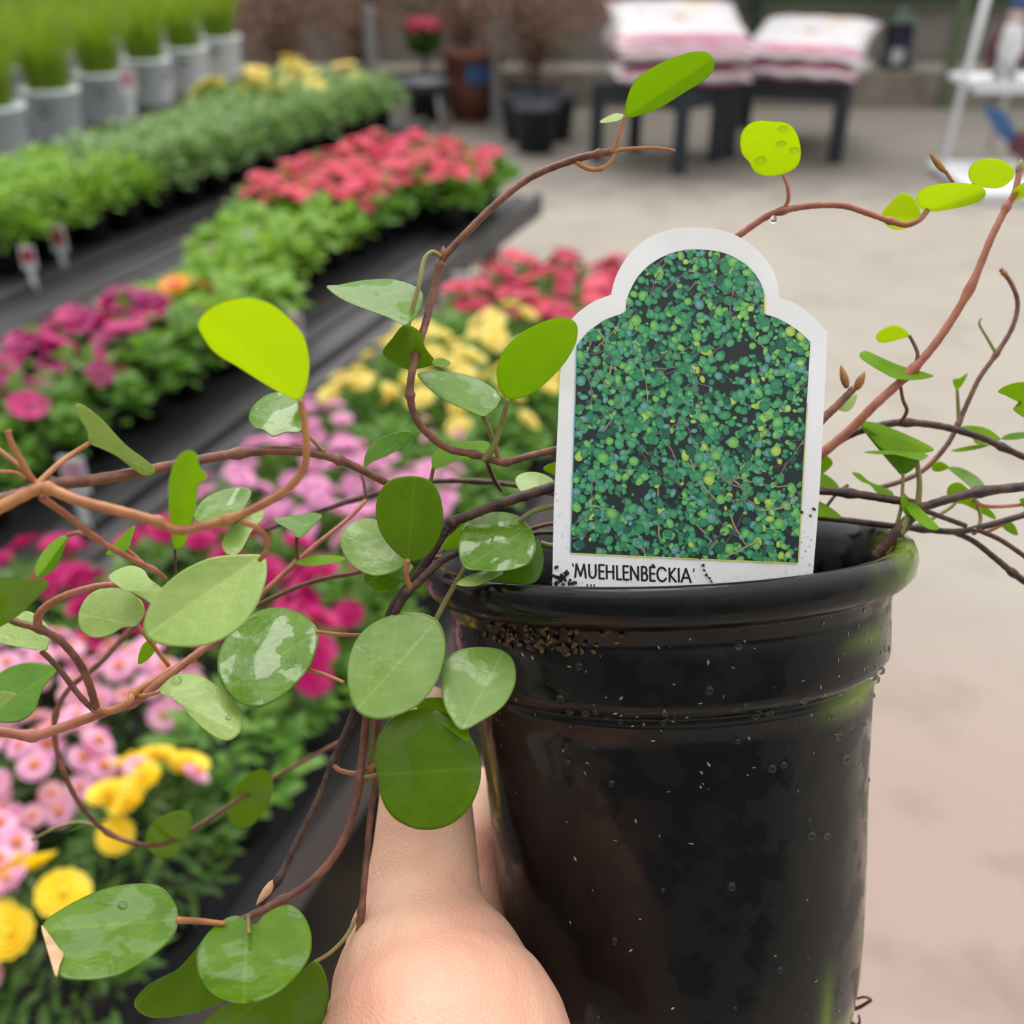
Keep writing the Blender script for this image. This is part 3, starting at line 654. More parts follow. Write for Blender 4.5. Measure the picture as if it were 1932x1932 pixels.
for k in range(22):
    th = 2*PI*k/22*3; el = .35+.5*(k/22); o = link('flower', FL['crimson'], t); n_ = Vector((math.cos(th)*math.cos(el), math.sin(th)*math.cos(el), math.sin(el))); o.location = Vector((0, 0, .57))+n_*.135; o.rotation_euler = n_.to_track_quat('Z', 'Y').to_euler(); o.scale = (1.5,)*3
# grey chair-like stand
p = onz(800, 262, 0)
t = thing('metal_stand', 'grey metal plant stand with dark bowl beside the topiary', 'stand', (p.x, p.y, 0))
for s_ in (-1, 1):
    for s2 in (-1, 1): mb = MB(); mb.tube([(s_*.14, s2*.12, 0), (s_*.1, s2*.09, .3)], .012, 6); build('leg', mb, M['metal_grey'], t)
mb = MB(); mb.lathe([(.0, .29), (.15, .30), (.19, .37), (.17, .37), (.13, .32), (0, .31)], 20); build('bowl', mb, M['slate'], t)
p = onz(936, 235, 0); mb = MB(); mb.box((0, 0, .6), (.06, .05, 1.2)); mb.box((0, 0, .01), (.14, .14, .02)); o = build('white_post', mb, M['metal_grey'], smooth=False); o.location = p; tag(o, 'pale grey post right of the rust red planter', 'post')
p = onz(715, 335, 0); mb = MB(); mb.box((0, 0, .45), (.05, .05, .9)); mb.box((0, 0, .01), (.12, .12, .02)); o = build('white_post', mb, M['metal_grey'], smooth=False); o.location = p; tag(o, 'pale grey post at the end of the green plant bench', 'post')
# dark tubs beside the table
for i, (px, py) in enumerate([(1010, 285), (985, 262), (1045, 262)]):
    p = onz(px, py, 0); t = thing('nursery_tub', ['empty black tub on the floor beyond the coral flowers, nearest', 'black tub standing behind the nearest one, left', 'black tub next to the dark table leg'][i], 'tub', (p.x, p.y, 0), group='black tubs on the floor')
    mb = MB(); mb.lathe([(0, 0), (.11, 0), (.14, .25), (.155, .25), (.155, .28), (.135, .28), (.12, .05), (0, .05)], 24); build('tub', mb, M['slate'], t)

#@@VINE
# ------------------------------------------------------------ the potted vine
PO = Vector((0.04256852, 0.25537524, 1.2423229)); PA = Vector((-0.05935311, 0.40352647, 0.91304085)).normalized()
PX = (CR - PA*CR.dot(PA)).normalized(); PY = PA.cross(PX)            # across the picture, away from the camera
PQ = PO - PA*.0014
PM = Matrix(((PX.x, PY.x, PA.x, PQ.x), (PX.y, PY.y, PA.y, PQ.y), (PX.z, PY.z, PA.z, PQ.z), (0, 0, 0, 1)))
vine = thing('potted_vine', 'trailing wire vine with round green leaves in a wet black nursery pot held in hand', 'potted plant', tuple(PO))
def vb(name, mb, mats, parent=None, smooth=True, **kw):
    o = build(name, mb, mats, None, smooth, **kw); pr = parent or vine; o.parent = pr
    off = Vector(PO) if pr is vine else Vector(PO)
    if pr is vine: o.location = -PO
    return o
prof = [(.0675, -.001), (.0678, -.0035), (.0672, -.0065), (.0655, -.0085), (.0625, -.0093), (.0615, -.0105), (.0612, -.0130), (.0606, -.0138), (.0609, -.0147), (.0604, -.0275), (.0601, -.0290), (.0592, -.0302), (.0571, -.0318), (.0562, -.0328), (.0568, -.0338), (.0568, -.0346), (.0561, -.0356), (.0552, -.046), (.0545, -.056), (.0536, -.072), (.0527, -.094), (.0516, -.110), (.0505, -.121), (.0490, -.129), (.0478, -.136), (.0455, -.142), (.040, -.145), (0, -.145)]
inn = [(0, -.141), (.038, -.141), (.0435, -.138), (.0475, -.125), (.0525, -.07), (.0540, -.034), (.0575, -.028), (.0588, -.012), (.0605, -.004), (.0625, .0005), (.0650, .0012), (.0668, .0008), (.0675, -.001)]
mb = MB(); pp = inn[::1] + prof[1:]; pp2 = [np.array(p) for p in pp]
fine = []
for a, b in zip(pp2[:-1], pp2[1:]):
    n = max(1, int(np.linalg.norm(b-a)/.004))
    fine += [a+(b-a)*k/n for k in range(n)]
fine.append(pp2[-1]); mb.lathe([tuple(p) for p in fine], 160, PM)
iv = PM.inverted(); cols = []
for v in mb.v:
    q = iv @ Vector(v); ang = math.degrees(math.atan2(-q.y, q.x)); r_ = math.hypot(q.x, q.y)
    g_ = 0
    if r_ > .044:
        # green film: right flank below, a ring under the step, and the lip at the right
        g_ = max(0, 1-abs(ang-22)/9)*max(0, min(1, (-q.z-.055)/.03)) + .7*max(0, 1-abs(ang-52)/5)*max(0, min(1, (-q.z-.10)/.02))
        if -.038 < q.z < -.0315: g_ = max(g_, .9*max(0, 1-abs(ang-38)/24))
        if q.z > -.008: g_ = max(g_, .85*max(0, 1-abs(ang-25)/30))
        if q.z < -.125: g_ = max(g_, .8*max(0, 1-abs(ang-25)/35))
        if -.022 < q.z < -.017: g_ = max(g_, .6*max(0, 1-abs(ang-40)/18))
    cols.append((g_, g_, g_, 1))
mb.col = cols; pot = vb('pot', mb, M['pot'])
mb = MB(); R_ = .0578; n1, n2 = 22, 64; vs = [PM @ Vector((0, 0, -.0225))]
q = random.Random(2)
for i in range(1, n1+1):
    for j in range(n2):
        r_ = R_*i/n1; a = 2*PI*j/n2; z = -.0225+.0022*q.uniform(-1, 1)+.002*math.sin(7*a+i*.5) + (.003 if i > n1-3 else 0)
        if i == n1: z -= .004
        vs.append(PM @ Vector((r_*math.cos(a), r_*math.sin(a), z)))
mb.add(vs, [(0, 1+j, 1+(j+1) % n2) for j in range(n2)] + [(1+(i-1)*n2+j, 1+i*n2+j, 1+i*n2+(j+1) % n2, 1+(i-1)*n2+(j+1) % n2) for i in range(1, n1) for j in range(n2)])
vb('soil', mb, M['soil'], smooth=False)
# crumbs of soil and pale chips stuck to the wet pot
def rad_at(z):
    for (r0, z0), (r1, z1) in zip(prof[:-1], prof[1:]):
        if z1 <= z <= z0 and z0 > z1: return r0+(r1-r0)*(z0-z)/(z0-z1)
    return .05
mb = MB(); q = random.Random(9)
for k in range(170):
    a = math.radians(q.gauss(80, 50) if k % 2 else q.uniform(5, 175)); z = -q.choice([q.uniform(.010, .035), q.uniform(.010, .05), q.uniform(.012, .13)])
    r_ = rad_at(z)+.0001; c = PM @ Vector((r_*math.cos(a), -r_*math.sin(a), z)); nrm = (c - (PO+PA*z)).normalized(); t1 = PA; t2 = nrm.cross(t1)
    th = q.uniform(0, PI); l = q.uniform(.0002, .0008); w_ = l*q.uniform(.25, .5); d1 = t1*math.cos(th)+t2*math.sin(th); d2 = nrm.cross(d1)
    mb.add([c-d1*l, c+d2*w_, c+d1*l, c-d2*w_, c+nrm*w_*.8], [(0, 1, 4), (1, 2, 4), (2, 3, 4), (3, 0, 4)])
vb('debris', mb, M['chip'], kind='stuff', label='pale specks of debris stuck to the wet pot wall')
mb = MB()
for k in range(90):
    a = math.radians(q.gauss(128, 9)); z = -q.uniform(.009, .016); r_ = rad_at(z)
    c = PM @ Vector((r_*math.cos(a), -r_*math.sin(a), z)); nrm = (c-(PO+PA*z)).normalized(); s_ = q.uniform(.0004, .0013)
    mb.blob(c+nrm*s_*.3, (s_, s_*.6, s_*.5), 6, 4, 0, Matrix.Rotation(q.uniform(0, 6), 3, (q.random(), q.random(), q.random())))
vb('bark_crumbs', mb, mat('bark_crumb', srgb(112, 84, 48), .8, noise=(srgb(60, 42, 26), 700, .1)), kind='stuff', label='brown crumbs clinging under the left of the rim')
mb = MB()  # water beads on the pot
for k in range(46):
    a = math.radians(q.uniform(20, 125)); z = -q.choice([q.uniform(.027, .033), q.uniform(.012, .12), q.uniform(.022, .05)]); r_ = rad_at(z)
    c = PM @ Vector((r_*math.cos(a), -r_*math.sin(a), z)); nrm = (c-(PO+PA*z)).normalized(); s_ = q.uniform(.0005, .0012)
    mb.blob(c, (s_, s_, s_*1.1), 10, 6)
vb('water_beads', mb, M['water'], kind='stuff', label='clear water beads on the pot wall')
# root threads at the drain hole, lower right
for k, pts in enumerate([[(1600, 1905, .30), (1618, 1902, .298), (1636, 1892, .296), (1643, 1886, .295), (1630, 1881, .295), (1612, 1886, .297)], [(1596, 1914, .3), (1604, 1925, .298), (1615, 1935, .296), (1622, 1928, .295), (1620, 1915, .296)]]):
    mb = MB(); c = cr([P(*p) for p in pts], 6); mb.tube(c, np.linspace(.0006, .0003, len(c)), 6); vb('root', mb, M['stem'])

# ---- stems
def pth(pts, per=8): return cr([P(*p) for p in pts], per)
def stem(name, pts, r0, r1, m, nodes=(), per=8, mb=None):
    c = pth(pts, per); n = len(c); rad = np.linspace(r0, r1, n)
    for i in range(n): rad[i] *= 1+.05*math.sin(i*2.3)
    for nd in nodes:
        for k in range(-2, 3):
            i = nd*per+k
            if 0 <= i < n: rad[i] *= 1+.45*math.exp(-k*k/1.5)
    own = mb is None; mb = mb or MB(); mb.tube(c, rad*1.15, 9)
    if own: return vb(name, mb, M[m])
ST = [ # points (px, py, depth), start radius, end radius, material, nodes
 ('vine_stem', [(1120, 835, .262), (1050, 848, .258), (1000, 860, .256), (955, 872, .255), (930, 868, .254), (895, 857, .253), (850, 848, .252), (815, 825, .25), (785, 790, .248), (774, 745, .247), (778, 700, .247), (790, 650, .25), (803, 610, .252), (815, 560, .253), (830, 500, .254), (838, 485, .254), (870, 450, .254), (930, 390, .255), (1000, 335, .256), (1080, 302, .256), (1130, 290, .256), (1152, 287, .256)], .00078, .0008, 'stem', (3, 5, 9, 14, 20)),
 ('tendril', [(1150, 287, .256), (1185, 281, .256), (1235, 279, .256), (1274, 284, .256)], .0005, .00025, 'stem_orange', ()),
 ('stem_bud', [(1085, 304, .2562), (1110, 318, .2562), (1135, 318, .2562), (1155, 300, .2562), (1165, 272, .256)], .0006, .0003, 'stem_orange', (2,)),
 ('vine_stem', [(1340, 480, .27), (1395, 443, .268), (1440, 412, .267), (1475, 398, .266), (1530, 388, .266), (1590, 388, .266), (1640, 403, .265), (1680, 417, .264), (1710, 424, .263), (1735, 414, .263), (1750, 397, .264)], .0008, .0006, 'stem_red', (3, 7)),
 ('vine_stem', [(1540, 865, .285), (1600, 815, .283), (1650, 765, .281), (1720, 700, .279), (1775, 635, .278), (1830, 545, .277), (1870, 450, .276), (1900, 390, .276), (1915, 362, .275), (1926, 312, .275)], .00115, .00065, 'stem_red', (3, 5, 7)),
 ('vine_stem', [(1540, 862, .29), (1600, 822, .29), (1660, 803, .29), (1710, 797, .29), (1780, 805, .29), (1850, 825, .29), (1890, 843, .29), (1945, 868, .29)], .00095, .0008, 'stem_dark', (3, 6)),
 ('vine_stem', [(1655, 921, .3), (1700, 908, .3), (1745, 885, .3), (1785, 842, .3), (1808, 800, .3), (1830, 750, .3), (1850, 710, .3), (1880, 668, .3), (1910, 618, .3), (1920, 572, .3), (1908, 535, .3), (1888, 508, .3)], .00065, .00055, 'stem', (4, 7)),
 ('tendril', [(1880, 668, .3), (1864, 640, .3), (1848, 612, .3), (1852, 600, .3)], .00045, .0002, 'stem_green', ()),
 ('vine_stem', [(1530, 925, .288), (1600, 930, .286), (1680, 942, .284), (1725, 950, .283), (1735, 958, .282), (1790, 942, .28), (1850, 928, .28), (1945, 917, .28)], .00095, .0011, 'stem_dark', (1, 4, 6)),
 ('vine_stem', [(1655, 1052, .285), (1690, 1010, .282), (1715, 980, .282), (1738, 958, .282)], .0018, .0011, 'stem_dark', ()),
 ('vine_stem', [(1672, 1045, .283), (1700, 1005, .281), (1712, 975, .281)], .0009, .0007, 'stem_green', ()),
 ('vine_stem', [(1530, 975, .296), (1600, 982, .294), (1680, 992, .292), (1740, 998, .291), (1800, 1003, .29), (1850, 995, .29), (1945, 968, .29)], .0008, .00075, 'stem_dark', (3,)),
 ('vine_stem', [(1736, 960, .284), (1790, 980, .286), (1822, 992, .288)], .0006, .0006, 'stem_dark', ()),
 ('vine_stem', [(1795, 1003, .2905), (1835, 1020, .291), (1880, 1055, .291), (1910, 1080, .291), (1945, 1105, .291)], .0006, .0009, 'stem_dark', (3,)),
 ('vine_stem', [(1845, 1000, .289), (1890, 1020, .289), (1945, 1058, .289)], .0006, .0006, 'stem_dark', ()),
 ('tendril', [(1835, 945, .281), (1860, 955, .281), (1900, 955, .281), (1945, 950, .281)], .00045, .0004, 'stem_orange', ()),
 ('stem_tip', [(1540, 805, .276), (1553, 790, .276), (1580, 765, .276), (1612, 732, .276)], .0011, .0008, 'stem', ()),
 # left side
 ('vine_stem', [(-15, 948, .205), (40, 932, .208), (90, 915, .212), (180, 905, .22), (290, 885, .232), (380, 867, .24), (450, 855, .246), (520, 850, .25), (590, 855, .253), (640, 868, .255), (690, 890, .257), (760, 928, .262)], .0012, .0008, 'stem', (2, 6, 9)),
 ('vine_stem', [(-15, 965, .203), (60, 927, .206), (90, 922, .207), (150, 945, .207), (240, 968, .208), (300, 985, .208), (335, 1000, .208), (380, 994, .208), (430, 980, .208), (490, 955, .207), (545, 920, .206), (572, 885, .205), (578, 850, .204), (575, 800, .203), (566, 755, .202)], .0011, .00055, 'stem_orange', (2, 5, 8)),
 ('tendril', [(70, 915, .209), (45, 885, .209), (25, 870, .209), (-12, 840, .209)], .00055, .0004, 'stem_orange', ()),
 ('tendril', [(60, 905, .207), (40, 870, .204), (22, 838, .201), (14, 812, .2)], .0006, .0005, 'stem_orange', (3,)),
 ('tendril', [(-12, 890, .209), (30, 892, .209), (50, 905, .209)], .00035, .0004, 'stem_orange', ()),
 ('vine_stem', [(78, 938, .208), (130, 975, .216), (180, 1015, .224), (230, 1045, .23), (290, 1075, .236), (312, 1092, .24)], .0007, .00045, 'stem_red', (2, 4)),
 ('vine_stem', [(690, 945, .30), (650, 985, .295), (600, 1025, .29), (560, 1060, .285), (500, 1115, .28), (470, 1150, .28)], .0006, .0006, 'stem_red', (3,)),
 ('vine_stem', [(480, 1145, .286), (560, 1108, .288), (620, 1090, .29), (680, 1078, .29), (760, 1050, .29)], .0006, .0006, 'stem', ()),
 ('vine_stem', [(500, 1000, .32), (600, 965, .32), (688, 938, .315), (800, 910, .31), (900, 908, .31), (980, 917, .305), (1060, 935, .30)], .0006, .0007, 'stem_dark', (2, 4)),
 ('vine_stem', [(1100, 900, .262), (1045, 918, .26), (1000, 932, .26), (930, 955, .26), (880, 975, .26), (852, 985, .26), (835, 1010, .26), (812, 1048, .26), (785, 1090, .26), (755, 1125, .262), (735, 1160, .264), (705, 1240, .266), (672, 1335, .266), (650, 1390, .266), (628, 1440, .266), (600, 1510, .264), (560, 1590, .262), (525, 1660, .26), (490, 1706, .258)], .00115, .0008, 'stem_dark', (5, 14, 17)),
 ('vine_stem', [(880, 1030, .258), (865, 1040, .2575), (830, 1060, .2565), (790, 1098, .2555), (768, 1118, .255), (745, 1160, .256), (735, 1200, .258)], .0009, .0008, 'stem_dark', (4,)),
 ('vine_stem', [(693, 1330, .262), (686, 1400, .262), (679, 1470, .261), (670, 1520, .26), (640, 1600, .258), (590, 1660, .256), (530, 1700, .254), (455, 1737, .252)], .0008, .00095, 'stem', (2, 6)),
 ('vine_stem', [(714, 1340, .268), (709, 1470, .266), (700, 1530, .264), (690, 1640, .26), (682, 1720, .258), (670, 1800, .256), (650, 1900, .255), (640, 1950, .255)], .0007, .0007, 'stem', (4,)),
 ('tendril', [(705, 1335, .264), (700, 1420, .264), (694, 1475, .264)], .0006, .0005, 'stem_green', ()),
 ('tendril', [(628, 1442, .2655), (645, 1455, .264), (680, 1458, .263), (712, 1440, .262)], .0006, .0005, 'stem_orange', ()),
 ('vine_stem', [(-15, 1376, .245), (60, 1388, .246), (110, 1375, .247), (180, 1350, .248), (250, 1325, .25), (300, 1288, .252), (350, 1250, .256), (400, 1213, .26), (470, 1170, .27)], .0011, .0008, 'stem_red', (1, 4)),
 ('vine_stem', [(175, 1338, .246), (215, 1340, .246), (245, 1322, .247), (252, 1308, .249), (300, 1278, .254), (370, 1240, .258)], .0008, .0007, 'stem_orange', (3,)),
 ('vine_stem', [(-15, 1145, .236), (25, 1172, .236), (75, 1187, .237), (120, 1215, .239), (160, 1270, .242), (182, 1338, .246)], .0007, .0008, 'stem', (2,)),
 ('vine_stem', [(72, 1186, .237), (76, 1155, .236), (120, 1125, .236), (190, 1105, .237), (240, 1108, .238), (280, 1138, .24)], .0009, .0005, 'stem_red', ()),
 ('tendril', [(78, 1228, .243), (110, 1260, .244), (150, 1312, .245), (178, 1340, .246)], .0006, .0006, 'stem', ()),
 ('vine_stem', [(300, 1140, .33), (240, 1195, .33), (190, 1250, .33), (130, 1300, .33), (105, 1350, .33), (106, 1410, .33), (130, 1480, .33), (160, 1530, .335), (205, 1572, .34), (260, 1592, .34), (310, 1592, .345), (370, 1560, .35), (440, 1515, .355), (520, 1465, .36), (640, 1400, .36)], .0008, .0006, 'stem', (4, 8)),
 ('tendril', [(60, 1585, .34), (110, 1560, .34), (160, 1552, .34), (215, 1575, .34)], .0004, .0004, 'stem_green', ()),
 ('tendril', [(1045, 955, .262), (1005, 965, .262), (975, 990, .263), (968, 1010, .265)], .0006, .0005, 'stem_green', ()),
 ('tendril', [(1080, 985, .275), (1030, 990, .275), (980, 1005, .275)], .0005, .0005, 'stem', ()),
 ('tendril', [(1080, 1008, .28), (1020, 1005, .28), (960, 1020, .28)], .0006, .0005, 'stem_dark', ()),
 ('tendril', [(1075, 1030, .282), (1040, 1030, .282), (1020, 1025, .282)], .0007, .0007, 'stem_green', ()),
 ('tendril', [(900, 1010, .28), (860, 1045, .278), (820, 1052, .276), (780, 1040, .274)], .0007, .0006, 'stem', ()),
 ('tendril', [(915, 860, .255), (930, 900, .27), (945, 925, .29)], .0005, .0005, 'stem', ()),
 ('tendril', [(330, 1035, .25), (331, 1080, .255), (332, 1110, .26)], .0003, .0003, 'stem_dark', ()),
 ('tendril', [(690, 945, .31), (686, 910, .31), (680, 895, .31)], .0004, .0003, 'stem', ()),
 ('tendril', [(1700, 1000, .291), (1745, 985, .293), (1790, 960, .295), (1805, 945, .296)], .0005, .0004, 'stem_green', ()),
 ('tendril', [(1560, 955, .29), (1580, 930, .292), (1600, 915, .293)], .0004, .0004, 'stem', ()),
 ('tendril', [(1860, 1005, .292), (1900, 985, .292), (1945, 960, .292)], .0005, .0004, 'stem_orange', ()),
]
for a in ST: stem(*a)
def bud(p0, p1, r, m='bud'):
    mb = MB(); a, b = P(*p0), P(*p1); c = [a.lerp(b, t) for t in (0, .2, .45, .7, .9, 1)]; mb.tube(c, [r*.5, r, r*1.1, r*.8, r*.35, .00005], 8); vb('bud', mb, M[m])
bud((1615, 735, .276), (1632, 700, .275), .0011); bud((1598, 732, .276), (1586, 688, .275), .0010); bud((1783, 325, .27), (1753, 288, .27), .0008)
bud((1900, 522, .3), (1886, 506, .3), .0008, 'stem_orange'); bud((838, 487, .254), (836, 464, .253), .0007, 'stem_orange'); bud((1921, 330, .275), (1928, 300, .275), .0009, 'stem_green')
bud((520, 1660, .26), (483, 1708, .257), .0011, 'dry')
stem('tendril', [(1783, 322, .27), (1800, 345, .27), (1812, 352, .268)], .0004, .0004, 'stem_red', ())
# ---- leaves
droplet_id = [0]
def leaf(out, d, m, gx=0, gy=0, cup=.0, fold=0, pet=None, pm='stem_green', pr=(.00055, .00045), drops=(), name='leaf', per=5, wave=.0, tip=None):
    o2 = np.array(cr([(a, b) for a, b in out], per, True)); c = o2.mean(0); base = np.array(out[0], float)
    dd = np.linalg.norm(o2-base, axis=1); tipp = o2[dd.argmax()] if tip is None else np.array(tip, float); ax = tipp-base; L_ = np.linalg.norm(ax); ax /= L_; pv = np.array([-ax[1], ax[0]])
    Wd = np.abs((o2-base) @ pv).max()+1e-6; n = len(o2); mb = MB(); uvs = []; vs = []; k2 = len(out)
    def pt(x, y, w3=0):
        a = ((x-base[0])*ax[0]+(y-base[1])*ax[1])/L_; b = ((x-base[0])*pv[0]+(y-base[1])*pv[1])/Wd
        ca = a-.5; rr_ = min(1.6, ca*ca*4*.5+b*b*.5)
        z = d + gx*(x-c[0])/1000 + gy*(y-c[1])/1000 + cup*rr_ + fold*abs(b) + wave*math.sin(a*9+b*4)*rr_
        uvs.append((a, b)); return P(x, y, z)
    rings = [0, .18, .36, .54, .70, .84, .94, 1.0]
    vs.append(pt(c[0], c[1]))
    for t in rings[1:]:
        for q_ in o2: vs.append(pt(*(c+(q_-c)*t)))
    fs = [(0, 1+j, 1+(j+1) % n) for j in range(n)]
    for i in range(len(rings)-2): fs += [(1+i*n+j, 1+(i+1)*n+j, 1+(i+1)*n+(j+1) % n, 1+i*n+(j+1) % n) for j in range(n)]
    # real thickness: a second skin behind, closed along the margin
    nv = len(vs); vs2 = [v + CF*.00028 + (v-C0).normalized()*.0 for v in vs]; fs2 = [tuple(nv+i for i in f[::-1]) for f in fs]
    o = 1+(len(rings)-2)*n; fe = [(o+j, nv+o+j, nv+o+(j+1) % n, o+(j+1) % n) for j in range(n)]
    mb.add(vs+vs2, fs+fs2+fe, 0); uvs = uvs+uvs
    # raised midrib on the far side, petiole on the near path
    mats = [M[m], M[pm]]
    if pet:
        k0 = len(mb.v); cc = cr([P(*p) for p in pet], 6); mb.tube(cc, np.linspace(pr[0], pr[1], len(cc)), 7, 1); uvs += [(.5, .5)]*(len(mb.v)-k0)
    mb.uv = uvs; ob = vb(name, mb, mats)
    for (x, y, r_) in drops:
        a = np.array([x, y]); q_ = pt(x, y); dm = MB(); dm.blob(q_-CF*r_*.15, (r_, r_, r_*.75), 14, 8); k = build('water_drop', dm, M['water'], ob)
        k['label'] = 'clear round water drop'
    return ob
